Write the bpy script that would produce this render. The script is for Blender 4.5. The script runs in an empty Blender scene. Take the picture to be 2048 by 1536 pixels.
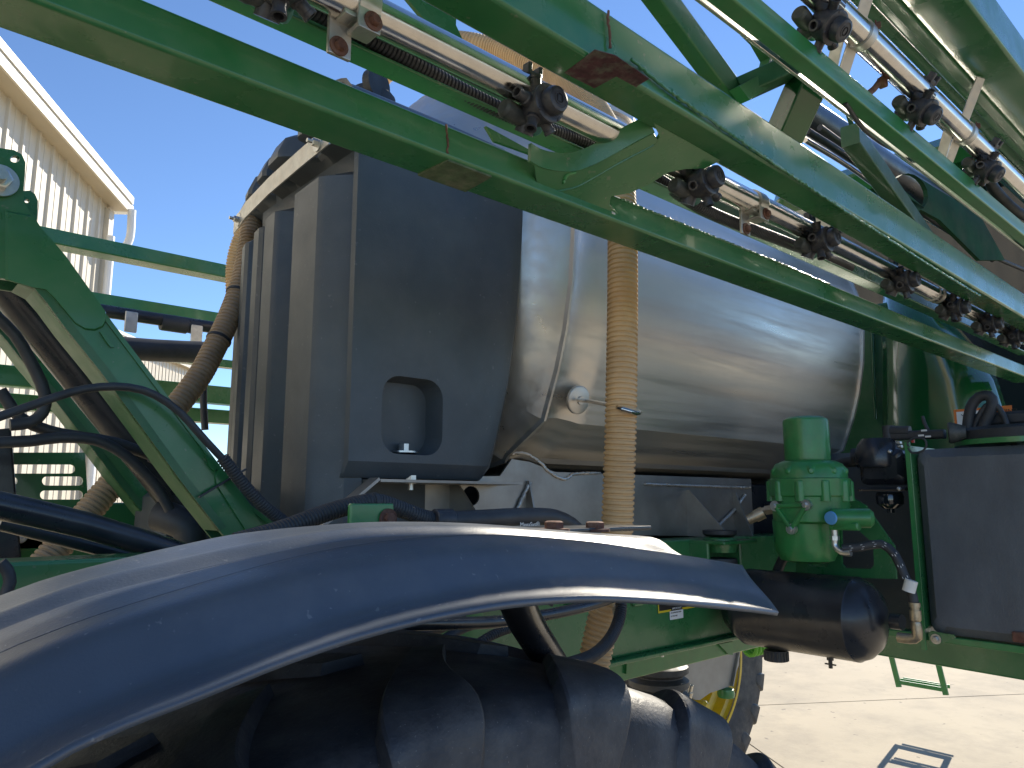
import bpy, math, random
from mathutils import Vector, Matrix, noise
from mathutils.geometry import tessellate_polygon
random.seed(7)
PI = math.pi
scn = bpy.context.scene
# ------------------------------------------------------------------ camera
# world: X = machine's forward direction, Y = across the machine (away from the camera), Z up, metres
H = 2.0                                     # camera height
FPX = 1480.0                                # focal length in photo pixels (photo is 2048 wide)
PITCH = math.atan(230 / FPX)
YAW = math.atan(1673 / math.hypot(FPX, 230))
cam_d = bpy.data.cameras.new('camera')
cam_d.sensor_width = 36.0
cam_d.lens = 36.0 * FPX / 2048
cam_d.clip_start = 0.02
cam_d.clip_end = 3000
cam = bpy.data.objects.new('camera', cam_d)
scn.collection.objects.link(cam)
cam.location = (0, 0, H)
cam.rotation_euler = (PI / 2 + PITCH, 0, YAW - PI / 2)
scn.camera = cam
# ------------------------------------------------------------------ sky and sun
SUN_EL, SUN_AZ = math.radians(32.3), math.radians(17.2)     # azimuth from +X towards +Y
world = bpy.data.worlds.new('World'); scn.world = world; world.use_nodes = True
wn = world.node_tree.nodes; wl = world.node_tree.links
for n in list(wn): wn.remove(n)
sky = wn.new('ShaderNodeTexSky'); sky.sky_type = 'NISHITA'; sky.sun_disc = False
sky.sun_elevation = SUN_EL; sky.sun_rotation = PI / 2 - SUN_AZ
sky.altitude = 300; sky.air_density = 0.8; sky.dust_density = 0.0; sky.ozone_density = 5.0
bg = wn.new('ShaderNodeBackground'); bg.inputs[1].default_value = 0.072
out = wn.new('ShaderNodeOutputWorld')
wl.new(sky.outputs[0], bg.inputs[0]); wl.new(bg.outputs[0], out.inputs[0])
sd = Vector((math.cos(SUN_EL) * math.cos(SUN_AZ), math.cos(SUN_EL) * math.sin(SUN_AZ), math.sin(SUN_EL)))
sun_d = bpy.data.lights.new('sun', 'SUN'); sun_d.energy = 2.8; sun_d.angle = math.radians(0.53); sun_d.color = (1.0, 0.91, 0.76)
sun = bpy.data.objects.new('sun', sun_d); scn.collection.objects.link(sun)
sun.rotation_euler = sd.to_track_quat('Z', 'Y').to_euler(); sun.location = sd * 40
scn.view_settings.view_transform = 'Standard'; scn.view_settings.look = 'None'
scn.view_settings.exposure = 1.6; scn.view_settings.gamma = 1.0; scn.view_settings.use_curve_mapping = False
scn.cycles.max_bounces = 10; scn.cycles.diffuse_bounces = 5; scn.cycles.glossy_bounces = 5

# ------------------------------------------------------------------ pixel -> place (a pixel gives a direction, the plane gives the distance)
def ray(px, py):
    r, u = px - 1024.0, 768.0 - py
    fw = FPX * math.cos(PITCH) - u * math.sin(PITCH)
    up = FPX * math.sin(PITCH) + u * math.cos(PITCH)
    return Vector((fw * math.cos(YAW) + r * math.sin(YAW), fw * math.sin(YAW) - r * math.cos(YAW), up))
def PY(px, py, Y): d = ray(px, py); return d * (Y / d.y) + Vector((0, 0, H))
def PX(px, py, X): d = ray(px, py); return d * (X / d.x) + Vector((0, 0, H))
def PZ(px, py, Z): d = ray(px, py); return d * ((Z - H) / d.z) + Vector((0, 0, H))
def PP(px, py, p0, n):
    d = ray(px, py); o = Vector((0, 0, H)); return o + d * ((Vector(p0) - o).dot(n) / d.dot(n))

# ------------------------------------------------------------------ materials
MATS = {}
def mat(name, col, rough=0.5, metal=0.0, coat=0.0, spec=0.5, var=0.0, vscale=8.0, dirt=None, dirt_amt=0.0, dscale=3.0, bump=0.0, bscale=60.0,
        rvar=0.0, aniso=0.0, stretch=None, emit=None, fleck=0.0, fleck_col=(.5, .5, .5), fscale=60.0):
    m = bpy.data.materials.new(name); m.use_nodes = True; MATS[name] = m
    nt = m.node_tree; N = nt.nodes; L = nt.links
    b = N['Principled BSDF']
    b.inputs['Base Color'].default_value = (*col, 1); b.inputs['Roughness'].default_value = rough
    b.inputs['Metallic'].default_value = metal; b.inputs['Coat Weight'].default_value = coat
    b.inputs['Coat Roughness'].default_value = 0.08
    b.inputs['Specular IOR Level'].default_value = spec
    tc = N.new('ShaderNodeTexCoord'); mp = N.new('ShaderNodeMapping'); L.new(tc.outputs['Object'], mp.inputs[0])
    if stretch: mp.inputs['Scale'].default_value = stretch
    def ns(scale, detail=4.0, rough_=0.6):
        n = N.new('ShaderNodeTexNoise'); n.inputs['Scale'].default_value = scale; n.inputs['Detail'].default_value = detail
        n.inputs['Roughness'].default_value = rough_; L.new(mp.outputs[0], n.inputs['Vector']); return n
    def ramp(src, lo, hi):
        r = N.new('ShaderNodeMapRange'); r.inputs['From Min'].default_value = lo; r.inputs['From Max'].default_value = hi
        L.new(src, r.inputs['Value']); return r.outputs[0]
    def mix(fac, a, bb):
        x = N.new('ShaderNodeMix'); x.data_type = 'RGBA'
        L.new(fac, x.inputs[0])
        for s, v in ((x.inputs[6], a), (x.inputs[7], bb)):
            if isinstance(v, tuple): s.default_value = (*v, 1)
            else: L.new(v, s)
        return x.outputs[2]
    c = None
    if var:
        n1 = ns(vscale)
        c = mix(ramp(n1.outputs[0], .3, .7), tuple(x * (1 - var) for x in col), tuple(min(1, x * (1 + var)) for x in col))
    if dirt:
        n2 = ns(dscale, 8.0, .68)
        f = N.new('ShaderNodeMath'); f.operation = 'MULTIPLY'; L.new(ramp(n2.outputs[0], .45, .75), f.inputs[0]); f.inputs[1].default_value = dirt_amt
        c = mix(f.outputs[0], c if c else col, dirt)
    if fleck:
        n3 = ns(fscale, 2.0, .5)
        f = N.new('ShaderNodeMath'); f.operation = 'MULTIPLY'; L.new(ramp(n3.outputs[0], .70, .74), f.inputs[0]); f.inputs[1].default_value = fleck
        c = mix(f.outputs[0], c if c else col, fleck_col)
    if c: L.new(c, b.inputs['Base Color'])
    if rvar:
        n4 = ns(vscale * 1.7 if var else 6.0, 5.0)
        r = N.new('ShaderNodeMapRange'); r.inputs['From Min'].default_value = .3; r.inputs['From Max'].default_value = .7
        r.inputs['To Min'].default_value = max(0.02, rough - rvar); r.inputs['To Max'].default_value = min(1, rough + rvar)
        L.new(n4.outputs[0], r.inputs['Value']); L.new(r.outputs[0], b.inputs['Roughness'])
    if bump:
        n5 = ns(bscale, 3.0)
        bp = N.new('ShaderNodeBump'); bp.inputs['Strength'].default_value = bump; bp.inputs['Distance'].default_value = 0.004
        L.new(n5.outputs[0], bp.inputs['Height']); L.new(bp.outputs[0], b.inputs['Normal'])
    if aniso: b.inputs['Anisotropic'].default_value = aniso
    return m
GREEN = (0.028, 0.165, 0.052)
mat('green_paint', GREEN, .30, coat=.35, var=.18, vscale=5, dirt=(.15, .17, .10), dirt_amt=.42, dscale=5, rvar=.13, bump=.05, bscale=25, fleck=.55, fleck_col=(.20, .22, .15), fscale=75)
mat('green_dusty', (0.028, 0.13, 0.048), .5, coat=.15, var=.18, vscale=6, dirt=(.16, .17, .10), dirt_amt=.45, dscale=6, rvar=.12, fleck=.5, fleck_col=(.02, .03, .02), fscale=90)
mat('green_matte', (0.022, 0.10, 0.045), .8, spec=.2, var=.2, vscale=8, dirt=(.12, .13, .09), dirt_amt=.5, dscale=7)
mat('green_gloss', (0.010, 0.095, 0.026), .13, coat=.8, var=.10, vscale=3, rvar=.05)
mat('green_bright', (0.036, 0.21, 0.062), .35, coat=.3, var=.12, vscale=20, dirt=(.12, .16, .06), dirt_amt=.3, dscale=18)
mat('green_cast', (0.030, 0.21, 0.055), .36, coat=.25, var=.15, vscale=24, dirt=(.10, .14, .06), dirt_amt=.35, dscale=22, bump=.10, bscale=120)
mat('lime', (0.13, 0.42, 0.04), .5, var=.1)
mat('black_plastic', (0.066, 0.078, 0.086), .45, spec=.5, var=.25, vscale=3, dirt=(.16, .16, .16), dirt_amt=.30, dscale=5, rvar=.10, bump=.12, bscale=280, fleck=.25, fleck_col=(.25, .25, .25), fscale=70)
mat('fender_plastic', (0.062, 0.078, 0.105), .40, spec=.75, var=.22, vscale=4, dirt=(.17, .175, .18), dirt_amt=.42, dscale=6, rvar=.10, bump=.10, bscale=420, fleck=.35, fleck_col=(.30, .30, .30), fscale=130)
mat('black_paint', (0.018, 0.021, 0.028), .32, coat=.15, var=.25, vscale=10, dirt=(.08, .075, .065), dirt_amt=.30, dscale=10, rvar=.1)
mat('black_rubber', (0.030, 0.033, 0.038), .55, var=.3, vscale=14, dirt=(.09, .085, .075), dirt_amt=.4, dscale=10, rvar=.1)
mat('fuel_plastic', (0.11, 0.122, 0.135), .55, var=.2, vscale=8, dirt=(.07, .07, .075), dirt_amt=.45, dscale=6, bump=.5, bscale=260, stretch=(1, 1, .45))
mat('tyre_rubber', (0.026, 0.031, 0.042), .58, var=.35, vscale=9, dirt=(.13, .13, .13), dirt_amt=.75, dscale=7, rvar=.12, bump=.25, bscale=150, fleck=.5, fleck_col=(.22, .22, .22), fscale=330)
mat('nozzle_plastic', (0.032, 0.034, 0.042), .42, var=.3, vscale=40, dirt=(.16, .14, .11), dirt_amt=.42, dscale=45, rvar=.1)
mat('nozzle_grey', (0.045, 0.052, 0.050), .55, var=.3, vscale=40, dirt=(.2, .18, .14), dirt_amt=.4, dscale=40)
mat('nozzle_green', (0.06, 0.22, 0.17), .4, var=.2, vscale=30)
mat('pipe_steel', (0.62, 0.60, 0.57), .17, metal=1.0, var=.08, vscale=30, dirt=(.30, .25, .2), dirt_amt=.25, dscale=25, rvar=.06)
mat('galvanised', (0.55, 0.54, 0.50), .42, metal=.85, var=.18, vscale=60, dirt=(.28, .22, .15), dirt_amt=.45, dscale=30, rvar=.1)
mat('zinc', (0.6, 0.6, 0.58), .3, metal=.9, var=.15, vscale=50)
mat('brass', (0.45, 0.38, 0.27), .4, metal=.8, var=.2, vscale=60, dirt=(.15, .12, .09), dirt_amt=.4, dscale=50)
mat('rust', (0.13, 0.055, 0.035), .85, var=.45, vscale=60, dirt=(.22, .16, .12), dirt_amt=.6, dscale=40, bump=.3, bscale=120)
mat('primer', (0.07, 0.026, 0.030), .8, var=.5, vscale=70, dirt=(.17, .18, .13), dirt_amt=1.0, dscale=45, bump=.3, bscale=90)
mat('worn_green', (0.07, 0.11, 0.055), .75, var=.35, vscale=50, dirt=(.20, .20, .14), dirt_amt=.8, dscale=40, bump=.2, bscale=80)
mat('tan_hose', (0.56, 0.37, 0.18), .50, var=.12, vscale=10, dirt=(.30, .20, .11), dirt_amt=.45, dscale=7)
mat('tan_hose_dirty', (0.36, 0.26, 0.165), .6, var=.2, vscale=10, dirt=(.20, .15, .10), dirt_amt=.6, dscale=8)
mat('yellow_paint', (0.62, 0.42, 0.012), .35, coat=.3, var=.12, vscale=9, dirt=(.30, .24, .10), dirt_amt=.35, dscale=7)
mat('grey_shield', (0.30, 0.29, 0.28), .5, metal=.4, var=.15, vscale=6, dirt=(.22, .20, .17), dirt_amt=.4, dscale=5)
mat('white_plastic', (0.74, 0.73, 0.68), .45, var=.06, vscale=20)
mat('white_label', (0.78, 0.78, 0.75), .5); mat('black_label', (0.012, 0.012, 0.012), .5)
mat('orange_label', (0.75, 0.20, 0.035), .5); mat('yellow_label', (0.75, 0.55, 0.02), .5)
mat('blue_plastic', (0.10, 0.32, 0.62), .4); mat('red_plastic', (0.5, 0.03, 0.03), .4)
mat('cream_metal', (0.60, 0.545, 0.44), .45, coat=.1, var=.05, vscale=3, dirt=(.45, .40, .31), dirt_amt=.25, dscale=2)
mat('cream_trim', (0.52, 0.45, 0.33), .45, var=.05, vscale=3); mat('white_metal', (0.80, 0.80, 0.78), .45, var=.04, vscale=2)
mat('glass_dark', (0.015, 0.02, 0.025), .06, coat=.5)
mat('concrete', (0.39, 0.33, 0.235), .85, var=.08, vscale=.7, dirt=(.22, .19, .145), dirt_amt=.75, dscale=1.6, bump=.5, bscale=35, fleck=.7, fleck_col=(.12, .105, .085), fscale=11)
cm = MATS['concrete'].node_tree; geo = cm.nodes.new('ShaderNodeNewGeometry')
for nd in cm.nodes:
    if nd.bl_idname == 'ShaderNodeMapping': cm.links.new(geo.outputs['Position'], nd.inputs[0])
mat('joint', (0.10, 0.09, 0.075), .95, var=.3, vscale=5)
# brushed stainless
m = mat('stainless', (0.62, 0.585, 0.535), .40, metal=.82, var=.05, vscale=2.5, dirt=(.50, .46, .41), dirt_amt=.25, dscale=1.6, rvar=.05)
nt = m.node_tree; N = nt.nodes; L = nt.links; b = N['Principled BSDF']
tc = N.new('ShaderNodeTexCoord'); mp = N.new('ShaderNodeMapping'); mp.inputs['Scale'].default_value = (160, 6, 6); L.new(tc.outputs['Object'], mp.inputs[0])
nz = N.new('ShaderNodeTexNoise'); nz.inputs['Scale'].default_value = 3.0; nz.inputs['Detail'].default_value = 4; L.new(mp.outputs[0], nz.inputs['Vector'])
bp = N.new('ShaderNodeBump'); bp.inputs['Strength'].default_value = .06; bp.inputs['Distance'].default_value = .001
L.new(nz.outputs[0], bp.inputs['Height']); L.new(bp.outputs[0], b.inputs['Normal'])
mp2 = N.new('ShaderNodeMapping'); mp2.inputs['Scale'].default_value = (1.3, 26, 26); L.new(tc.outputs['Object'], mp2.inputs[0])
n2 = N.new('ShaderNodeTexNoise'); n2.inputs['Scale'].default_value = 1.0; n2.inputs['Detail'].default_value = 5; n2.inputs['Roughness'].default_value = .65; L.new(mp2.outputs[0], n2.inputs['Vector'])
mr = N.new('ShaderNodeMapRange'); mr.inputs['From Min'].default_value = .32; mr.inputs['From Max'].default_value = .68; mr.inputs['To Min'].default_value = .27; mr.inputs['To Max'].default_value = .52
L.new(n2.outputs[0], mr.inputs['Value']); L.new(mr.outputs[0], b.inputs['Roughness'])
bp2 = N.new('ShaderNodeBump'); bp2.inputs['Strength'].default_value = .22; bp2.inputs['Distance'].default_value = .002
L.new(n2.outputs[0], bp2.inputs['Height']); L.new(bp.outputs[0], bp2.inputs['Normal']); L.new(bp2.outputs[0], b.inputs['Normal'])
b.inputs['Anisotropic'].default_value = .35
tg = N.new('ShaderNodeTangent'); tg.direction_type = 'RADIAL'; tg.axis = 'X'; L.new(tg.outputs[0], b.inputs['Tangent'])

mat('mill_steel', (0.40, 0.375, 0.34), .50, metal=.9, var=.12, vscale=7, dirt=(.22, .19, .16), dirt_amt=.5, dscale=5, rvar=.08)
# ------------------------------------------------------------------ objects
WM = {}
COL = scn.collection
def link(o, parent=None, M=None):
    M = M or Matrix.Identity(4)
    COL.objects.link(o)
    if parent is not None:
        o.parent = parent; o.matrix_parent_inverse = WM[parent.name].inverted()
    o.matrix_basis = M; WM[o.name] = M
    return o
def empty(name, loc, parent=None):
    return link(bpy.data.objects.new(name, None), parent, Matrix.Translation(loc))
def tag(o, label=None, cat=None, group=None, kind=None):
    for k, v in (('label', label), ('category', cat), ('group', group), ('kind', kind)):
        if v: o[k] = v
    return o
def me(VF, mat_, smooth=40, name='m'):
    V, F = VF[0], VF[1]
    d = bpy.data.meshes.new(name); d.from_pydata([tuple(v) for v in V], [], F); d.update()
    ms = mat_ if isinstance(mat_, (list, tuple)) else [mat_]
    for k in ms: d.materials.append(MATS[k])
    if len(VF) > 2:
        for i, p in enumerate(d.polygons): p.material_index = VF[2][i]
    import bmesh
    bm = bmesh.new(); bm.from_mesh(d); bmesh.ops.recalc_face_normals(bm, faces=bm.faces); bm.to_mesh(d); bm.free()
    if smooth:
        for p in d.polygons: p.use_smooth = True
        d.set_sharp_from_angle(angle=math.radians(smooth))
        if len(d.polygons) < 2500: weight_normals(d, smooth)
    return d
def weight_normals(d, smooth):
        for p in d.polygons: p.use_smooth = True
        if True:
            cs = math.cos(math.radians(smooth)); fn = [p.normal.copy() for p in d.polygons]; fa = [p.area for p in d.polygons]
            vf_ = [[] for _ in d.vertices]
            for p in d.polygons:
                for v in p.vertices: vf_[v].append(p.index)
            ln = [None] * len(d.loops)
            for p in d.polygons:
                for li, v in zip(p.loop_indices, p.vertices):
                    a = Vector()
                    for g in vf_[v]:
                        if fn[g].dot(fn[p.index]) > cs: a += fn[g] * fa[g]
                    ln[li] = a.normalized() if a.length > 1e-12 else fn[p.index]
            d.normals_split_custom_set(ln)
def part(name, VF, mat_, parent, label=None, smooth=40, kind=None, M=None):
    o = bpy.data.objects.new(name, me(VF, mat_, smooth, name)); link(o, parent, M)
    return tag(o, label, kind=kind)
def inst(name, mesh, parent, M=None, label=None):
    return tag(link(bpy.data.objects.new(name, mesh), parent, M), label)
def join(*vfs):
    V, F, I = [], [], []
    for k, vf in enumerate(vfs):
        n = len(V); V += list(vf[0]); F += [tuple(i + n for i in f) for f in vf[1]]
        I += (list(vf[2]) if len(vf) > 2 else [0] * len(vf[1]))
    return V, F, I
def mi(vf, k): return vf[0], vf[1], [k] * len(vf[1])
def xf(vf, M): return ([M @ Vector(v) for v in vf[0]],) + tuple(vf[1:])
def smooth_path(pts, step=0.02):
    pts = [Vector(p) for p in pts]
    if len(pts) < 3:
        n = max(1, int((pts[1] - pts[0]).length / step)); return [pts[0].lerp(pts[1], i / n) for i in range(n + 1)]
    P = [pts[0] * 2 - pts[1]] + pts + [pts[-1] * 2 - pts[-2]]
    out = []
    for i in range(1, len(P) - 2):
        a, b_, c, d = P[i - 1:i + 3]; n = max(2, int((c - b_).length / step))
        for k in range(n):
            t = k / n
            out.append(0.5 * (2 * b_ + (c - a) * t + (2 * a - 5 * b_ + 4 * c - d) * t * t + (3 * b_ - a - 3 * c + d) * t ** 3))
    out.append(pts[-1]); return out
def sweep(path, rings):          # rings: list of list of 2D section points per path point
    V, F = [], []; n = len(path); m_ = len(rings[0])
    T = [(path[min(i + 1, n - 1)] - path[max(i - 1, 0)]).normalized() for i in range(n)]
    up = Vector((0, 0, 1)) if abs(T[0].z) < .9 else Vector((1, 0, 0))
    Nn = (up - T[0] * up.dot(T[0])).normalized()
    for i in range(n):
        Nn = (Nn - T[i] * Nn.dot(T[i])).normalized(); B = T[i].cross(Nn)
        for (a, b_) in rings[i]: V.append(path[i] + B * a + Nn * b_)
    for i in range(n - 1):
        for k in range(m_):
            a, b_ = i * m_ + k, i * m_ + (k + 1) % m_
            F.append((a, b_, b_ + m_, a + m_))
    F.append(tuple(range(m_))[::-1]); F.append(tuple(range((n - 1) * m_, n * m_)))
    return V, F
def circ(r, seg): return [(r * math.cos(2 * PI * k / seg), r * math.sin(2 * PI * k / seg)) for k in range(seg)]
def tube(pts, r, seg=14, step=.02, raw=False):
    p = [Vector(q) for q in pts] if raw else smooth_path(pts, step)
    return sweep(p, [circ(r, seg)] * len(p))
def corrugated(pts, r, pitch=.012, depth=.0035, seg=18, sub=5):
    p0 = smooth_path(pts, .004)
    Ls = [0]
    for a, b_ in zip(p0, p0[1:]): Ls.append(Ls[-1] + (b_ - a).length)
    n = int(Ls[-1] / (pitch / sub)); P, R = [], []; j = 0
    for i in range(n):
        s = i * pitch / sub
        while Ls[j + 1] < s: j += 1
        P.append(p0[j].lerp(p0[j + 1], (s - Ls[j]) / max(1e-9, Ls[j + 1] - Ls[j])))
        ph = (i % sub) / sub; R.append(r - depth if ph >= .55 else r - depth * .1 * abs(ph - .25))
    return sweep(P, [circ(x, seg) for x in R])
def rrect(w, h, r=.006, n=4):
    o = []
    for cx, cy, a0 in ((w / 2 - r, h / 2 - r, 0), (-w / 2 + r, h / 2 - r, 90), (-w / 2 + r, -h / 2 + r, 180), (w / 2 - r, -h / 2 + r, 270)):
        for k in range(n + 1):
            a = math.radians(a0 + 90 * k / n); o.append((cx + r * math.cos(a), cy + r * math.sin(a)))
    return o
def beam(p0, p1, w, h, r=.006, seg=1, n=4):      # w across, h in the vertical-ish direction
    p0, p1 = Vector(p0), Vector(p1)
    p = [p0.lerp(p1, i / seg) for i in range(seg + 1)]
    return sweep(p, [rrect(w, h, r, n)] * (seg + 1))
def box(c, s, r=.004):
    c = Vector(c); sx, sy, sz = s; r = min(r, min(s) * .45)
    o = rrect(sy, sz, r, 2); P = []
    V, F = [], []
    for x, k in ((-sx / 2, r), (-sx / 2 + r, 0), (sx / 2 - r, 0), (sx / 2, r)):
        for a, b_ in o:
            V.append(c + Vector((x, a * (1 - 2 * k / sy), b_ * (1 - 2 * k / sz))))
    m_ = len(o)
    for i in range(3):
        for k in range(m_): F.append((i * m_ + k, i * m_ + (k + 1) % m_, (i + 1) * m_ + (k + 1) % m_, (i + 1) * m_ + k))
    F.append(tuple(range(m_))[::-1]); F.append(tuple(range(3 * m_, 4 * m_)))
    return V, F
def axis_m(o, ax):
    return Matrix.Translation(o) @ Vector(ax).to_track_quat('Z', 'Y').to_matrix().to_4x4()
def lathe(prof, o=(0, 0, 0), ax=(0, 0, 1), seg=24):     # prof: (r,h) along the axis
    V, F = [], []; m_ = seg
    for r, h in prof:
        for k in range(seg): a = 2 * PI * k / seg; V.append((r * math.cos(a), r * math.sin(a), h))
    for i in range(len(prof) - 1):
        for k in range(m_): F.append((i * m_ + k, i * m_ + (k + 1) % m_, (i + 1) * m_ + (k + 1) % m_, (i + 1) * m_ + k))
    if prof[0][0] > 1e-6: F.append(tuple(range(m_))[::-1])
    if prof[-1][0] > 1e-6: F.append(tuple(range((len(prof) - 1) * m_, len(prof) * m_)))
    return xf((V, F), axis_m(o, ax))
def plate(outline, thick, holes=()):            # planar outline (3D points), extruded along a vector
    t = Vector(thick); loops = [[Vector(p) for p in outline]] + [[Vector(p) for p in h] for h in holes]
    flat = [p for l in loops for p in l]; n = len(flat)
    tri = tessellate_polygon(loops)
    V = flat + [p + t for p in flat]; F = []
    for a, b_, c in tri: F.append((a, b_, c)); F.append((c + n, b_ + n, a + n))
    s = 0
    for l in loops:
        k = len(l)
        for i in range(k): F.append((s + i, s + (i + 1) % k, s + (i + 1) % k + n, s + i + n))
        s += k
    return V, F
def hexbolt(o, ax, r=.010, h=.008, washer=True):
    a = lathe([(r * 1.05, h * .35 if washer else 0), (r * 1.05, h + .001), (r * .8, h + .003)], o, ax, 6)
    if washer: return join(lathe([(r * 1.7, -.001), (r * 1.7, h * .3)], o, ax, 18), a)
    return a
def grid(rows, thick=0.0):
    n, m_ = len(rows), len(rows[0]); V = [p for r in rows for p in r]; F = []
    for i in range(n - 1):
        for k in range(m_ - 1): F.append((i * m_ + k, i * m_ + k + 1, (i + 1) * m_ + k + 1, (i + 1) * m_ + k))
    return V, F
def interp(pts, x):
    if x <= pts[0][0]: return pts[0][1]
    for (a, b_), (c, d) in zip(pts, pts[1:]):
        if x <= c: return b_ + (d - b_) * (x - a) / (c - a)
    return pts[-1][1]
def arc_pts(c, r, a0, a1, n): return [(c[0] + r * math.cos(math.radians(a0 + (a1 - a0) * i / n)), c[1] + r * math.sin(math.radians(a0 + (a1 - a0) * i / n))) for i in range(n + 1)]
def text(s, size, M, mat_, parent, align='LEFT', bold=0.0):
    c = bpy.data.curves.new('lettering', 'FONT'); c.body = s; c.size = size; c.align_x = align; c.extrude = .0002; c.offset = bold; c.materials.append(MATS[mat_])
    t_ = bpy.data.objects.new('tmp', c); COL.objects.link(t_); bpy.context.view_layer.update()
    d = bpy.data.meshes.new_from_object(t_.evaluated_get(bpy.context.evaluated_depsgraph_get())); bpy.data.objects.remove(t_)
    return link(bpy.data.objects.new('lettering', d), parent, M)
FACE_Y = Matrix.Rotation(PI / 2, 4, 'X')                                   # reads towards -Y
FACE_X = Matrix.Rotation(-PI / 2, 4, 'Z') @ Matrix.Rotation(PI / 2, 4, 'X')   # reads towards -X

# ================================================================== ground and buildings
S2 = 400
ground = tag(part('ground', ([(-S2, -S2, -.012), (S2, -S2, -.012), (S2, S2, -.012), (-S2, S2, -.012)], [(0, 1, 2, 3)]), 'joint', None, smooth=0), 'pale concrete yard with saw-cut joints under the sprayer', 'ground', kind='structure')
# slabs: joint directions taken from the two joint lines that show
jd = (PZ(2048, 1388, 0) - PZ(1530, 1410, 0)).normalized(); ang = math.atan2(jd.y, jd.x)
p_a = PZ(1530, 1410, 0); SL = 4.6
sm = me(box((0, 0, -.02), (SL - .014, SL - .014, .04), .003), 'concrete', 0, 'slab')
RG = Matrix.Translation((p_a.x, p_a.y, 0)) @ Matrix.Rotation(ang, 4, 'Z')
for i in range(-7, 8):
    for j in range(-7, 8): inst('slab', sm, ground, RG @ Matrix.Translation(((i + .35) * SL, (j + .5) * SL, 0)))
# everything beyond the slabs
far_c = []
k = 7.5 * SL - .02
part('yard', ([RG @ Vector(((-k + .35 * SL), -k + .5 * SL, .001)) for _ in range(1)] + [], []) if False else grid([[Vector((x, y, -.006)) for x in (-S2, S2)] for y in (-S2, S2)]), 'concrete', ground, smooth=0)

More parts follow.
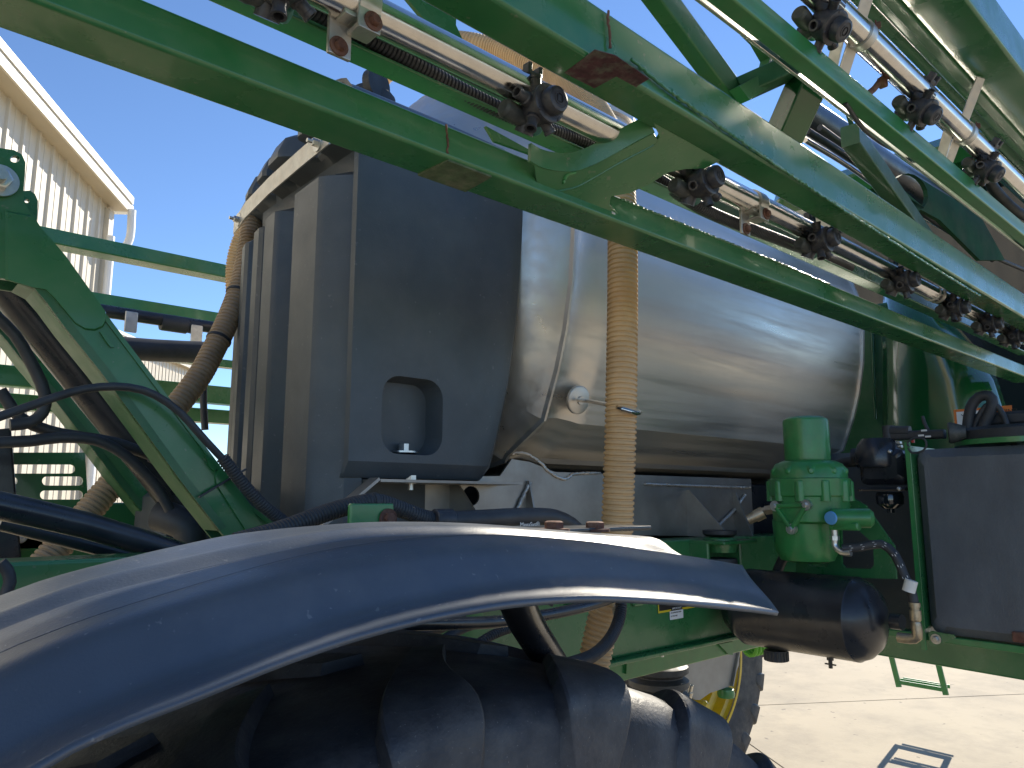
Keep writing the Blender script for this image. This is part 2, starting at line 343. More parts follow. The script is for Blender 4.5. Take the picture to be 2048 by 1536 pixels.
def gable_building(name, label, corner_px, eave_y, depth, ang_deg, rake_px, pitch_w, wall_mat, group=None, length=16.0, downspout=True, rmax=14.0, over=.10, front=.24):
    """corner_px: pixel column of the visible far corner; the gable wall runs towards the camera's left."""
    d = ray(corner_px, eave_y); d = d * (depth / math.hypot(d.x, d.y)); c = Vector((d.x, d.y, 0)); ez = d.z + H
    a = math.radians(ang_deg); n = Vector((math.cos(a), math.sin(a), 0)); t = Vector((-math.sin(a), math.cos(a), 0))
    if t.dot(Vector((d.x, d.y, 0)).cross(Vector((0, 0, 1)))) > 0: t = -t      # t points to the picture's left
    back = -n
    q = PP(rake_px[0], rake_px[1], c, n); slope = (q.z - ez) / max(.01, (q - c).dot(t))
    root = empty(name, c); tag(root, label, 'building', group)
    W = rmax
    nrib = int(W / pitch_w)
    for i in range(nrib):
        x0, x1 = i * pitch_w, (i + 1) * pitch_w; rib = .028
        prof = [(x0, 0), (x0 + pitch_w * .36, 0), (x0 + pitch_w * .38, .006), (x0 + pitch_w * .44, .006), (x0 + pitch_w * .46, 0), (x0 + pitch_w * .78, 0), (x0 + pitch_w * .83, rib), (x0 + pitch_w * .95, rib), (x1, 0)]
        V, F = [], []
        for s, o in prof:
            V.append(c + t * s + n * o + Vector((0, 0, 0))); V.append(c + t * s + n * o + Vector((0, 0, ez + slope * s)))
        for k in range(len(prof) - 1): F.append((2 * k, 2 * k + 2, 2 * k + 3, 2 * k + 1))
        part('wall_panel', (V, F), wall_mat, root, smooth=0)
    # roof slab following the rake, projecting over the wall
    rt = (t + Vector((0, 0, slope))).normalized(); rn = Vector((-rt.x * 0, 0, 0))
    e0 = c - t * over + Vector((0, 0, ez - slope * over))
    e1 = c + t * W + Vector((0, 0, ez + slope * W))
    up = Vector((0, 0, .18))
    V = [e0 + n * front, e1 + n * front, e1 + back * length, e0 + back * length]; V += [v + up for v in V]
    part('roof', (V, [(0, 1, 2, 3), (7, 6, 5, 4), (0, 4, 5, 1), (1, 5, 6, 2), (2, 6, 7, 3), (3, 7, 4, 0)]), 'cream_trim', root, smooth=0)
    a0, a1 = e0 + n * (front + .003) + Vector((0, 0, -.04)), e1 + n * (front + .003) + Vector((0, 0, -.04))
    V = [a0, a1, a1 + Vector((0, 0, .14)), a0 + Vector((0, 0, .14))]; V += [v + n * .03 for v in V]
    part('rake_trim', (V, [(0, 1, 2, 3), (7, 6, 5, 4), (0, 4, 5, 1), (1, 5, 6, 2), (2, 6, 7, 3), (3, 7, 4, 0)]), 'cream_metal', root, smooth=0)
    a0, a1 = a0 + Vector((0, 0, .145)), a1 + Vector((0, 0, .145))
    V = [a0, a1, a1 + Vector((0, 0, .10)), a0 + Vector((0, 0, .10))]; V += [v + n * .05 for v in V]
    part('rake_trim', (V, [(0, 1, 2, 3), (7, 6, 5, 4), (0, 4, 5, 1), (1, 5, 6, 2), (2, 6, 7, 3), (3, 7, 4, 0)]), 'white_metal', root, smooth=0)
    # return wall along the eave side, gutter
    V = [c, c + back * length, c + back * length + Vector((0, 0, ez)), c + Vector((0, 0, ez))]
    part('side_wall', (V, [(0, 1, 2, 3)]), wall_mat, root, smooth=0)
    g0 = e0 - t * .06 + Vector((0, 0, .06)); part('gutter', beam(g0 + n * front, g0 + back * length, .13, .13, .02), 'white_metal', root)
    V = [c - t * .012 + n * .04, c + t * .10 + n * .04]
    part('corner_trim', box((0, 0, 0), (.14, .14, ez - .05), .004), 'cream_metal', root, M=Matrix.Translation(c + Vector((0, 0, (ez - .05) / 2)) + t * .03) @ Matrix.Rotation(a, 4, 'Z'))
    if downspout:
        g = e0 + n * .30 + t * .05 + Vector((0, 0, .0))
        base = c + n * .10 + t * .06
        pts = [g, g + Vector((0, 0, -.42)), (g + Vector((0, 0, -.62))).lerp(base + Vector((0, 0, -.10)), .35), base + Vector((0, 0, g.z - .9)) - base * 0]
        pts[2] = pts[1].lerp(Vector((base.x, base.y, g.z - .66)), .45) + Vector((0, 0, -.10)); pts[3] = Vector((base.x, base.y, g.z - .68)); pts += [Vector((base.x, base.y, g.z - .82)), Vector((base.x, base.y, .1))]
        part('downspout', tube(pts, .055, 12, .05), 'white_metal', root)
    return root
gable_building('metal_building', 'tall cream ribbed metal building with white gutter and downspout', 217, 415, 11.4, -38, (-10, 168), .30, 'cream_metal', 'metal sheds beyond the sprayer')
gable_building('metal_building', 'small distant cream metal shed glimpsed under the far boom', 386, 742, 34.0, -38, (300, 706), .32, 'cream_metal', 'metal sheds beyond the sprayer', downspout=False, rmax=20, over=.3)
gable_building('metal_building', 'bright white metal shed low behind the lift arms', 205, 668, 26.0, -20, (0, 600), .5, 'white_metal', 'metal sheds beyond the sprayer', downspout=False, rmax=12, over=.2, length=4)

# ================================================================== the sprayer
sp = empty('sprayer', (2.3, 2.05, 0))
tag(sp, 'green self-propelled crop sprayer with steel tank and folded spray boom', 'sprayer')

# ---------------------------------------------------------- wheels
WR = .93
def tyre_meshes():
    prof = [(-.205, .56), (-.20, .60), (-.213, .66), (-.222, .74), (-.222, .81), (-.217, .868), (-.198, .898), (-.16, .909), (-.08, .913), (0, .914)]
    prof = prof + [(-y, r) for y, r in prof[-2::-1]]
    seg = 96; V, F = [], []
    for y, r in prof:
        for k in range(seg): a = 2 * PI * k / seg; V.append((r * math.sin(a), y, r * math.cos(a)))
    for i in range(len(prof) - 1):
        for k in range(seg): F.append((i * seg + k, i * seg + (k + 1) % seg, (i + 1) * seg + (k + 1) % seg, (i + 1) * seg + k))
    tyre = me((V, F), 'tyre_rubber', 50, 'tyre')
    lugs = []
    for s in (-1, 1):
        # (y, r_top, r_base, circumferential offset, half width top, half width base)
        st = [(.004, .928, .885, .010, .028, .056), (.05, .930, .892, -.030, .030, .062), (.10, .930, .890, -.072, .036, .072), (.145, .929, .885, -.105, .046, .086),
              (.180, .926, .872, -.124, .056, .098), (.206, .916, .852, -.134, .062, .104), (.224, .894, .825, -.140, .061, .100), (.231, .858, .795, -.144, .054, .086), (.2315, .815, .775, -.147, .042, .068), (.222, .775, .76, -.149, .028, .044)]
        fine = []
        for i in range(len(st) - 1):
            a_, b_, c_, d_ = st[max(i - 1, 0)], st[i], st[i + 1], st[min(i + 2, len(st) - 1)]
            for k in range(3):
                t = k / 3; fine.append(tuple(.5 * (2 * q + (r - p) * t + (2 * p - 5 * q + 4 * r - w) * t * t + (3 * q - p - 3 * r + w) * t ** 3) for p, q, r, w in zip(a_, b_, c_, d_)))
        st = fine + [st[-1]]
        V, F = [], []
        for (y, rt, rb, off, wt, wb) in st:
            base_in = .0
            for (dx, f) in ((-wb, 0.0), (-(wt + (wb - wt) * .22), .45), (-wt, .96), (-wt * .94, 1.0), (wt * .94, 1.0), (wt, .96), (wt + (wb - wt) * .22, .45), (wb, 0.0)):
                r = rb + (rt - rb) * f
                yy = y if y < .19 else y - (1 - f) * .02
                a = (off + dx) / WR
                V.append((r * math.sin(a), s * yy, r * math.cos(a)))
        m_ = 8
        for i in range(len(st) - 1):
            for k in range(m_ - 1): F.append((i * m_ + k, i * m_ + k + 1, (i + 1) * m_ + k + 1, (i + 1) * m_ + k))
        F.append(tuple(range(m_))); F.append(tuple(range((len(st) - 1) * m_, len(st) * m_)))
        lugs.append(me((V, F), 'tyre_rubber', 30, 'lug'))
    rp = [(-.19, .585), (-.195, .60), (-.205, .60), (-.205, .575), (-.17, .555), (-.15, .52), (-.06, .50), (-.03, .40), (-.02, .20), (-.03, .0)]
    V, F = [], []
    rp2 = [(.205, .60), (.205, .575), (.17, .555), (.15, .515), (.05, .495), (.035, .47), (.03, .40), (.0, .36), (-.02, .20), (-.03, .0)]
    def rev(rp):
        V, F = [], []
        for y, r in rp:
            for k in range(seg): a = 2 * PI * k / seg; V.append((max(r, 1e-4) * math.sin(a), y, max(r, 1e-4) * math.cos(a)))
        for i in range(len(rp) - 1):
            for k in range(seg): F.append((i * seg + k, i * seg + (k + 1) % seg, (i + 1) * seg + (k + 1) % seg, (i + 1) * seg + k))
        return V, F
    rim = me(rev([(-.205, .60), (-.207, .575), (-.175, .555), (-.165, .53), (-.10, .52), (-.085, .47), (.02, .455), (.03, .42), (.05, .25), (.05, .0)]), 'yellow_paint', 30, 'rim')
    return tyre, lugs, rim
T_M, L_M, R_M = tyre_meshes()
def wheel(c, rot0, label, n=23):
    w = empty('wheel', c, sp); tag(w, label); K = Matrix.Diagonal((.972, 1, .972, 1))
    inst('tyre', T_M, w, Matrix.Translation(c) @ K @ Matrix.Rotation(rot0, 4, 'Y')); inst('rim', R_M, w, Matrix.Translation(c) @ K)
    for k in range(n):
        for s in (0, 1):
            inst('lug', L_M[s], w, Matrix.Translation(c) @ K @ Matrix.Rotation(rot0 + 2 * PI * (k + .5 * s) / n, 4, 'Y'))
    return w
wheel(Vector((.545, .84, .908)), .05, 'big rear wheel with chunky lugged tyre under the fender')
fwh = wheel(Vector((4.42, 3.28, .904)), .1, 'far front wheel with yellow rim')

# ---------------------------------------------------------- fender over the near rear wheel
rows_px = [
    (.490, [(105, 1522), (140, 1501), (262, 1446), (349, 1413), (454, 1371), (558, 1329), (700, 1280), (850, 1241), (1000, 1214), (1100, 1204), (1200, 1200), (1300, 1204), (1400, 1211), (1500, 1221), (1556, 1228)]),
    (.526, [(105, 1470), (262, 1396), (454, 1324), (700, 1242), (850, 1206), (1000, 1180), (1150, 1167), (1249, 1169), (1381, 1177), (1483, 1191), (1540, 1206)]),
    (.558, [(105, 1302), (244, 1253), (384, 1211), (523, 1172), (700, 1130), (850, 1108), (1000, 1099), (1150, 1103), (1300, 1122), (1420, 1142), (1500, 1160)]),
    (.588, [(20, 1312), (181, 1250), (349, 1196), (488, 1154), (600, 1124), (700, 1104), (805, 1090), (942, 1080), (1061, 1083), (1198, 1095), (1300, 1110), (1400, 1124), (1483, 1138)]),
    (.630, [(0, 1250), (174, 1186), (349, 1142), (523, 1104), (700, 1073), (860, 1065), (1000, 1068), (1150, 1081), (1300, 1099), (1400, 1119)]),
    (.645, [(0, 1234), (174, 1171), (349, 1129), (523, 1091), (700, 1063), (860, 1057), (1000, 1060), (1150, 1072), (1300, 1086), (1335, 1100), (1365, 1116)]),
    (.690, [(0, 1201), (105, 1163), (244, 1125), (349, 1100), (488, 1072), (700, 1051), (820, 1048), (942, 1051), (1044, 1058), (1164, 1068), (1300, 1077), (1322, 1086), (1340, 1102), (1362, 1116)])]
fcx, fcz = .47, 1.02
frows = []
ends = []
for Y, px in rows_px:
    q = [PY(a, b_, Y) for a, b_ in px]; frows.append([(p.x, p.z) for p in q])
def frow_z(row, x):
    if x >= row[0][0]:
        # smooth interpolation through the row's points
        for i in range(len(row) - 1):
            if x <= row[i + 1][0] + 1e-9:
                a, b_ = row[max(i - 1, 0)], row[i]; c, d = row[i + 1], row[min(i + 2, len(row) - 1)]
                h = c[0] - b_[0]; t = (x - b_[0]) / h
                m0 = (c[1] - a[1]) / (c[0] - a[0]) * h; m1 = (d[1] - b_[1]) / (d[0] - b_[0]) * h
                return (2 * t ** 3 - 3 * t * t + 1) * b_[1] + (t ** 3 - 2 * t * t + t) * m0 + (-2 * t ** 3 + 3 * t * t) * c[1] + (t ** 3 - t * t) * m1
        return row[-1][1]
    x0, z0 = row[0]; R = math.hypot(x0 - fcx, z0 - fcz)
    dx = min(abs(x - fcx), R * .999)
    return fcz + math.sqrt(R * R - dx * dx)
NU = 90; rows3 = []
for (Y, px), row in zip(rows_px, frows):
    xe = row[-1][0]; rows3.append([Vector((-.36 + (xe + .36) * u / NU, Y, frow_z(row, -.36 + (xe + .36) * u / NU))) for u in range(NU + 1)])
for p in rows3[3]: p.z += .003
for p in rows3[4]: p.z -= .005
top = rows3[-1]
rows3.append([Vector((p.x, .73, p.z - .006)) for p in top]); rows3.append([Vector((p.x, .79, p.z - .022)) for p in top])
rows3.append([Vector((p.x, .93, p.z - .055)) for p in top]); rows3.append([Vector((p.x, .97, p.z - .10)) for p in top])
def between(a, b_, t): return [p.lerp(q, t) for p, q in zip(a, b_)]
rows3 = [rows3[0], rows3[1], between(rows3[1], rows3[2], .5), rows3[2], between(rows3[2], rows3[3], .88), rows3[3], between(rows3[3], rows3[4], .12), between(rows3[3], rows3[4], .85), rows3[4], rows3[5], between(rows3[5], rows3[6], .2)] + rows3[6:]
# refine across with a smooth curve
def refine(rows, n=4):
    out = []
    for i in range(len(rows) - 1):
        a, b_, c, d = rows[max(i - 1, 0)], rows[i], rows[i + 1], rows[min(i + 2, len(rows) - 1)]
        for k in range(n):
            t = k / n
            out.append([0.5 * (2 * q + (r - p) * t + (2 * p - 5 * q + 4 * r - s) * t * t + (3 * q - p - 3 * r + s) * t ** 3) for p, q, r, s in zip(a, b_, c, d)])
    out.append(rows[-1]); return out
fen = part('fender', grid(refine(rows3)), 'fender_plastic', sp, 'long curved black plastic fender over the rear wheel', smooth=60)
sol = fen.modifiers.new('thickness', 'SOLIDIFY'); sol.thickness = .005; sol.offset = 0
mp_ = part('mount_plate', box((.875, .85, 1.952), (.30, .12, .007), .002), 'black_paint', fen)
for px in (1108, 1190): part('bolt', hexbolt(PY(px, 1062, .80), (0, 0, 1), .014, .012), 'rust', fen)
q0, q1, q2 = PY(1030, 1195, .80), PY(1055, 1250, .84), PY(1115, 1345, .90)
part('fender_support', tube([PY(1005, 1150, .78), q0, q1, q2, PY(1160, 1420, .95)], .026, 20), 'black_paint', sp, 'bent black tube holding up the fender')
part('fender_brace', tube([PY(700, 1275, 1.02), PY(800, 1250, 1.02), PY(1000, 1243, 1.05), PY(1160, 1216, 1.06), PY(1240, 1190, 1.06)], .011, 12), 'black_paint', sp)

# ---------------------------------------------------------- frame rails and running gear
rail = part('frame_rail', beam((.2, 1.50, 1.72), (3.35, 1.50, 1.70), .10, .325, .008), 'green_paint', sp, 'heavy green main frame rail')
part('frame_rail', beam((.2, 2.60, 1.72), (6.2, 2.60, 1.70), .10, .325, .008), 'green_paint', sp)
part('bottom_flange', beam((.2, 1.48, 1.553), (3.35, 1.48, 1.533), .12, .012, .003), 'green_paint', rail)
part('cover_plate', plate([PY(a, b_, 1.447) for a, b_ in ((820, 1300), (900, 1215), (960, 1212), (985, 1330), (830, 1345))], (0, -.006, 0)), 'green_bright', rail)
for px in (1145, 1275): part('weld_nut', box(PY(px, 1205, 1.444), (.05, .014, .02), .006), 'green_paint', rail)
# stickers on the rail
d0 = PY(1321, 1219, 1.4485)
lb = part('warning_label', box(PY(1355, 1204, 1.4475), (.20, .002, .05), .0008), 'yellow_label', rail); part('label_face', box(PY(1355, 1204, 1.446), (.188, .002, .038), .0008), 'black_label', lb)
c = PY(1353, 1228, 1.4475); nl = part('notice_label', box(c, (.070, .002, .030), .0008), 'white_label', rail)
part('label_face', box(c + Vector((0, -.0012, .019)), (.056, .002, .011), .0008), 'black_label', nl)
text('IMPORTANT', .0085, Matrix.Translation(c + Vector((-.025, -.0026, .0155))) @ FACE_Y, 'white_label', nl)
text('USE APPROVED FLUID', .0055, Matrix.Translation(c + Vector((-.031, -.0016, .004))) @ FACE_Y, 'black_label', nl)
text('OF THIS UNIT', .0055, Matrix.Translation(c + Vector((-.031, -.0016, -.006))) @ FACE_Y, 'black_label', nl)
# lower crossmember behind, its gussets, u-bolt plate
xm = part('axle_beam', beam((1.2, 1.75, 1.42), (3.15, 1.75, 1.42), .08, .062, .006), 'green_bright', sp, 'slim green lower beam below the frame rail')
def tri_plate(px, Y, th, m_, par, nm='gusset'): return part(nm, plate([PY(a, b_, Y) for a, b_ in px], (0, th, 0)), m_, par, smooth=0)
tri_plate([(1254, 1296), (1286, 1300), (1283, 1312), (1268, 1345), (1253, 1348)], 1.70, .012, 'green_bright', xm)
tri_plate([(1438, 1289), (1466, 1283), (1466, 1310), (1458, 1309)], 1.70, .012, 'green_bright', xm)
tri_plate([(1225, 1318), (1240, 1318), (1242, 1342), (1225, 1345)], 1.72, .05, 'green_bright', xm, 'bracket')
ub = part('clamp_plate', plate([PY(a, b_, 1.60) for a, b_ in ((1268, 1293), (1335, 1292), (1337, 1298), (1300, 1304), (1283, 1303))], (0, .09, 0)), 'rust', sp)
for px in (1306, 1324):
    p = PY(px, 1295, 1.61); part('clamp_bolt', join(lathe([(.006, -.03), (.006, .035)], p, (0, 0, 1), 10), lathe([(.012, -.018), (.012, -.006)], p, (0, 0, 1), 6), lathe([(.012, .002), (.012, .014)], p, (0, 0, 1), 6)), 'zinc', ub)
# bright green coil springs at both sides of the axle
for px, py, Y, r, n in ((1418, 1277, 2.3, .035, 6), (1512, 1290, 2.4, .05, 5)):
    c = PY(px, py, Y)
    pts = [c + Vector((-.10 + .2 * i / (n * 12), r * math.cos(2 * PI * i / 12), r * math.sin(2 * PI * i / 12))) for i in range(n * 12 + 1)]
    part('coil_spring', tube(pts, .011, 8, raw=True), 'lime', sp, 'bright green coil spring')
# far running gear: bellows, shield, hub, crossbeam
c = PY(1335, 1335, 2.55)
prof = []
for i in range(5):
    prof += [(.135, i * .075), (.165, i * .075 + .02), (.165, i * .075 + .05), (.135, i * .075 + .07)]
bel = part('air_spring', lathe(prof, c + Vector((.05, .1, -.36)), (0, 0, 1), 28), 'black_rubber', sp, 'dusty ribbed rubber air spring by the far wheel')
part('piston', lathe([(.10, 0), (.11, .14)], c + Vector((.05, .1, -.50)), (0, 0, 1), 24), 'grey_shield', bel)
shp = [(1352, 1312), (1478, 1285), (1478, 1330), (1468, 1356), (1462, 1372), (1420, 1386), (1400, 1400), (1390, 1400), (1378, 1388), (1345, 1388)]
sh = part('mud_shield', plate([PY(a, b_ , 2.75) for a, b_ in [(1360, 1250), (1480, 1240)] + shp[1:]], (0, .02, 0)), 'grey_shield', sp, 'grey plate shield hanging before the far wheel', smooth=0)
part('shield_lip', beam(PY(1480, 1290, 2.74), PY(1464, 1372, 2.74), .02, .012, .003), 'grey_shield', sh)
part('axle_tube', beam((4.40, .9, 1.52), (4.40, 3.0, 1.52), .18, .18, .02), 'green_dusty', sp)
part('hub_light', lathe([(.035, 0), (.035, .02), (.02, .035)], PY(1405, 1412, 2.70), (0, -1, 0), 20), 'yellow_paint', sp)
part('hose_fitting', lathe([(.02, 0), (.02, .05), (.014, .05), (.014, .09)], PY(1376, 1400, 2.68), (0, -.3, 1), 12), 'zinc', sp)
part('steering_joint', lathe([(.05, 0), (.055, .02), (.05, .05), (.02, .06)], PY(1452, 1394, 2.76), (0, 0, 1), 18), 'green_bright', sp)
# ladder at the front
lad = part('ladder', join(beam(PX(1772, 1270, 7.2), PX(1798, 1374, 7.2), .045, .02, .003), beam(PX(1866, 1285, 7.2), PX(1892, 1390, 7.2), .045, .02, .003)), 'green_bright', sp, 'small folding green ladder hanging above the concrete')
def tread(pa, pb):
    a, b_ = Vector(pa), Vector(pb); part('step', join(beam(a, b_, .012, .035, .003), beam(a + Vector((.06, 0, .008)), b_ + Vector((.06, 0, .008)), .012, .03, .003), beam(a + Vector((.12, 0, .008)), b_ + Vector((.12, 0, .008)), .012, .03, .003),
         beam(a.lerp(b_, .5), a.lerp(b_, .5) + Vector((.12, 0, .006)), .02, .012, .003)), 'green_bright', lad)
tread(PX(1796, 1364, 7.2), PX(1890, 1380, 7.2)); tread(PX(1785, 1316, 7.2) + Vector((0, 0, .06)), PX(1878, 1332, 7.2) + Vector((0, 0, .06)))

# ---------------------------------------------------------- black rear tank
prof = [(.84, 1.43), (.80, 1.435), (.755, 1.482), (.744, 1.50), (.749, 1.632), (.757, 1.645), (.835, 1.662), (.838, 1.70), (.77, 1.752), (.759, 1.768), (.764, 1.838), (.772, 1.850), (.845, 1.86), (.85, 1.868),
        (.785, 1.895), (.777, 1.908), (.783, 1.955), (.79, 1.966), (.86, 1.974), (.862, 2.005), (.805, 2.042), (.799, 2.056), (.81, 2.104), (.82, 2.114), (.878, 2.12), (.88, 2.14), (.835, 2.17), (.84, 2.21), (.875, 2.25), (.95, 2.30), (1.15, 2.36)]
def tank_loop(z):
    rib = interp([(2.06, 1), (2.735, 1), (2.785, 0), (2.862, 0), (2.885, 1), (2.955, 1), (2.985, .4)], z)
    ins = interp([(2.045, .03), (2.07, 0), (2.90, 0), (2.95, .03), (2.99, .09), (3.005, .18)], z); insr = 0 if z < 2.5 else ins
    xe = interp([(2.05, 1.215), (2.15, 1.25), (2.30, 1.29), (2.5, 1.325), (2.75, 1.345), (3.1, 1.35)], z)
    L_ = []
    # side face, from front end to the corner
    side = [(xe + .03, 1.62), (xe + .025, 1.52), (xe, 1.455), (xe - .03, 1.425), (xe - .08, 1.408), (1.09, 1.400), (1.065, 1.399), (.99, 1.399), (.90, 1.399), (.815, 1.399), (.792, 1.405), (.788, 1.418), (.80, 1.428)]
    if z < 2.044: side = [(1.25 + (.862 - 1.25) * i / 12, 1.62 + (1.446 - 1.62) * i / 12) for i in range(13)]
    for x, y in side: L_.append((x, y + (ins * (1.0 if x > .79 else .6) if z > 2.044 else 0)))
    for x, y in prof:
        deep = .865 + max(0, (y - 2.1)) * .5
        L_.append((deep + (x - deep) * rib + insr * .7, max(y, 1.43 + insr + .02 * (y - 1.43))))
    L_.append((1.30, 2.40)); L_.append((1.5, 2.2)); L_.append((1.45, 1.8))
    return [Vector((x, y, z)) for x, y in L_]
zs = [1.86, 1.88, 2.042, 2.046, 2.055, 2.08, 2.15, 2.3, 2.45, 2.6, 2.70, 2.735, 2.75, 2.765, 2.785, 2.80, 2.86, 2.868, 2.876, 2.885, 2.90, 2.925, 2.945, 2.96, 2.975, 2.985, 2.996, 3.005]
loops = [tank_loop(z) for z in zs]; n = len(loops[0]); V = [p for l in loops for p in l]; F = []
for i in range(len(loops) - 1):
    for k in range(n): F.append((i * n + k, i * n + (k + 1) % n, (i + 1) * n + (k + 1) % n, (i + 1) * n + k))
F.append(tuple(range(n))); F.append(tuple(range((len(loops) - 1) * n, len(loops) * n)))
bt = part('rinse_tank', (V, F), 'black_plastic', sp, 'black ribbed plastic tank at the rear of the steel tank', smooth=38)
# moulded pocket in the side, with its bolt: cut from the side face
pk = []
cx, cz = PY(826, 832, 1.4).x, PY(826, 832, 1.4).z; pw, ph = .083, .088
o_ = [(cx + a, cz + b_) for a, b_ in rrect(2 * pw, 2 * ph, .045, 6)]
cut = bpy.data.objects.new('pocket_cut', me(join((lambda A, B, C: (A + B + C, [tuple(range(len(A)))[::-1], tuple(range(2 * len(A), 3 * len(A)))] + [(i + s * len(A), (i + 1) % len(A) + s * len(A), (i + 1) % len(A) + (s + 1) * len(A), i + (s + 1) * len(A)) for s in (0, 1) for i in range(len(A))]))(
    [Vector((cx + (x - cx) * 1.03, 1.37, cz + (z - cz) * 1.03)) for x, z in o_], [Vector((cx + (x - cx) * 1.0, 1.40, cz + (z - cz) * 1.0)) for x, z in o_], [Vector((cx + (x - cx) * .88, 1.455, cz + (z - cz) * .92)) for x, z in o_])), 'black_plastic', 40))
COL.objects.link(cut)
bo = bt.modifiers.new('pocket', 'BOOLEAN'); bo.object = cut; bo.operation = 'DIFFERENCE'; bo.solver = 'EXACT'
bv = bt.modifiers.new('round', 'BEVEL'); bv.width = .011; bv.segments = 4; bv.limit_method = 'ANGLE'; bv.angle_limit = math.radians(24); bv.use_clamp_overlap = True
bpy.context.view_layer.update()
dg = bpy.context.evaluated_depsgraph_get(); nm = bpy.data.meshes.new_from_object(bt.evaluated_get(dg)); bt.modifiers.clear(); bt.data = nm
bpy.data.objects.remove(cut)
weight_normals(nm, 50)
pb = Vector((cx + .0, 1.435, cz - ph * .95 + .001))
part('bolt', join(lathe([(.032, 0), (.032, .004)], pb, (0, 0, 1), 24), hexbolt(pb + Vector((0, 0, .004)), (0, 0, 1), .012, .016, False)), 'zinc', bt)
# metal strap across the ribs
st0 = [(.735, 1.44), (.741, 1.60), (.752, 1.80), (.772, 2.0), (.790, 2.10), (.797, 2.15)]
zt, zb = 2.838, 2.79
V, F = [], []
for x, y in st0: V += [(x, y, zb), (x, y, zt), (x + .03, y, zt), (x + .03, y, zt - .004), (x + .004, y, zt - .004), (x + .004, y, zb)]
for i in range(len(st0) - 1):
    for k in range(6): F.append((i * 6 + k, i * 6 + (k + 1) % 6, (i + 1) * 6 + (k + 1) % 6, (i + 1) * 6 + k))
F += [tuple(range(6)), tuple(range(len(V) - 6, len(V)))]
stp = part('tank_strap', (V, F), 'galvanised', sp, 'flat galvanised strap across the black tank ribs', smooth=30)
for y in (2.085, 1.495):
    x = interp([(b_, a) for a, b_ in st0], y); part('bolt', join(lathe([(.020, 0), (.020, .004)], (x, y, 2.812), (-1, 0, 0), 22), hexbolt((x - .004, y, 2.812), (-1, 0, 0), .009, .010, False), lathe([(.005, 0), (.005, .016)], (x - .012, y, 2.812), (-1, 0, 0), 10)), 'zinc', stp)
# filler lid on top
lidc = PY(742, 205, 1.75)
part('lid', join(lathe([(.07, -.06), (.07, .01), (.055, .03), (.0, .035)], lidc, (0, 0, 1), 28), lathe([(.045, -.012), (.045, .012)], lidc + Vector((-.02, -.06, .02)), (.3, -1, 0), 24)), 'black_rubber', bt)

# ---------------------------------------------------------- stainless main tank
half = [(2.05, 2.075), (1.70, 2.085), (1.60, 2.105), (1.590, 2.120), (1.438, 2.212), (1.384, 2.345), (1.352, 2.45), (1.326, 2.58), (1.315, 2.72), (1.325, 2.86), (1.365, 3.0), (1.44, 3.14), (1.55, 3.26), (1.70, 3.35), (1.86, 3.40), (2.05, 3.42)]
YC = 2.05
full = half + [(2 * YC - y, z) for y, z in half[-2:0:-1]]
def steel_loop(x, ins):
    L_ = []
    for y, z in full:
        k = 1 - ins / .75; L_.append(Vector((x, YC + (y - YC) * k, 2.72 + (z - 2.72) * k)))
    return L_
sts = [(1.20, .22), (1.29, .15), (1.335, .075), (1.365, .038), (1.385, .018), (1.398, .008), (1.401, -.004), (1.409, -.004), (1.412, .004), (1.43, .012), (1.47, .018), (1.51, .010), (1.54, .0), (1.57, 0), (2.0, 0), (2.6, 0), (3.17, 0), (3.19, 0), (3.196, -.008), (3.21, -.008), (3.214, .004), (3.22, .03), (3.26, .12), (3.28, .30)]
loops = [steel_loop(x, i) for x, i in sts]; n = len(full); V = [p for l in loops for p in l]; F = []
for i in range(len(loops) - 1):
    for k in range(n): F.append((i * n + k, i * n + (k + 1) % n, (i + 1) * n + (k + 1) % n, (i + 1) * n + k))
F.append(tuple(range(n))); F.append(tuple(range((len(loops) - 1) * n, len(loops) * n)))
mt = part('main_tank', (V, F), 'stainless', sp, 'brushed stainless steel solution tank', smooth=25)
part('hook_boss', lathe([(.040, -.006), (.040, .002), (.036, .005), (.012, .007), (.011, .012)], PY(1157, 800, 1.395), (-.05, -1, -.25), 28), 'stainless', mt)
hk = [PY(1157, 800, 1.38), PY(1200, 806, 1.22), PY(1245, 818, 1.07), PY(1272, 826, 1.062), PY(1279, 824, 1.09), PY(1270, 820, 1.12)]
part('hose_hook', tube(hk, .0055, 10), 'pipe_steel', mt)
part('tank_neck', lathe([(.25, -.1), (.25, .10), (.27, .10), (.27, .12), (.12, .16)], (2.2, 2.05, 3.44), (0, 0, 1), 36), 'stainless', mt)
# saddle below
sad = part('tank_saddle', plate([PY(a, b_, 1.55) for a, b_ in ((722, 958), (1000, 952), (1024, 918), (1060, 924), (1110, 944), (1502, 958), (1508, 1074), (1400, 1072), (1060, 1068), (700, 1050), (706, 1004))], (0, .006, 0), holes=[[PY(942 + 17 * math.cos(t_), 992 + 20 * math.sin(t_), 1.55) for t_ in [2 * PI * i / 20 for i in range(20)]]]), 'mill_steel', sp, 'folded stainless steel saddle carrying the tank', smooth=0)
def gusset_x(px_top, px_bot, px_out, Y=1.55):
    a, b_ = PY(*px_top, Y), PY(*px_bot, Y); X = (a.x + b_.x) / 2; o = PX(px_out[0], px_out[1], X)
    part('gusset', plate([Vector((X, Y, a.z)), Vector((X, Y, o.z)), Vector((X, o.y, o.z)), Vector((X, Y - .012, a.z))], (.006, 0, 0)), 'mill_steel', sad, smooth=0)
gusset_x((893, 952), (905, 1045), (962, 1042)); gusset_x((1064, 962), (1040, 1045), (1071, 1040)); gusset_x((1372, 980), (1376, 1072), (1462, 1076)); gusset_x((1492, 985), (1440, 1070), (1505, 1072))
X0 = PY(905, 945, 1.42).x
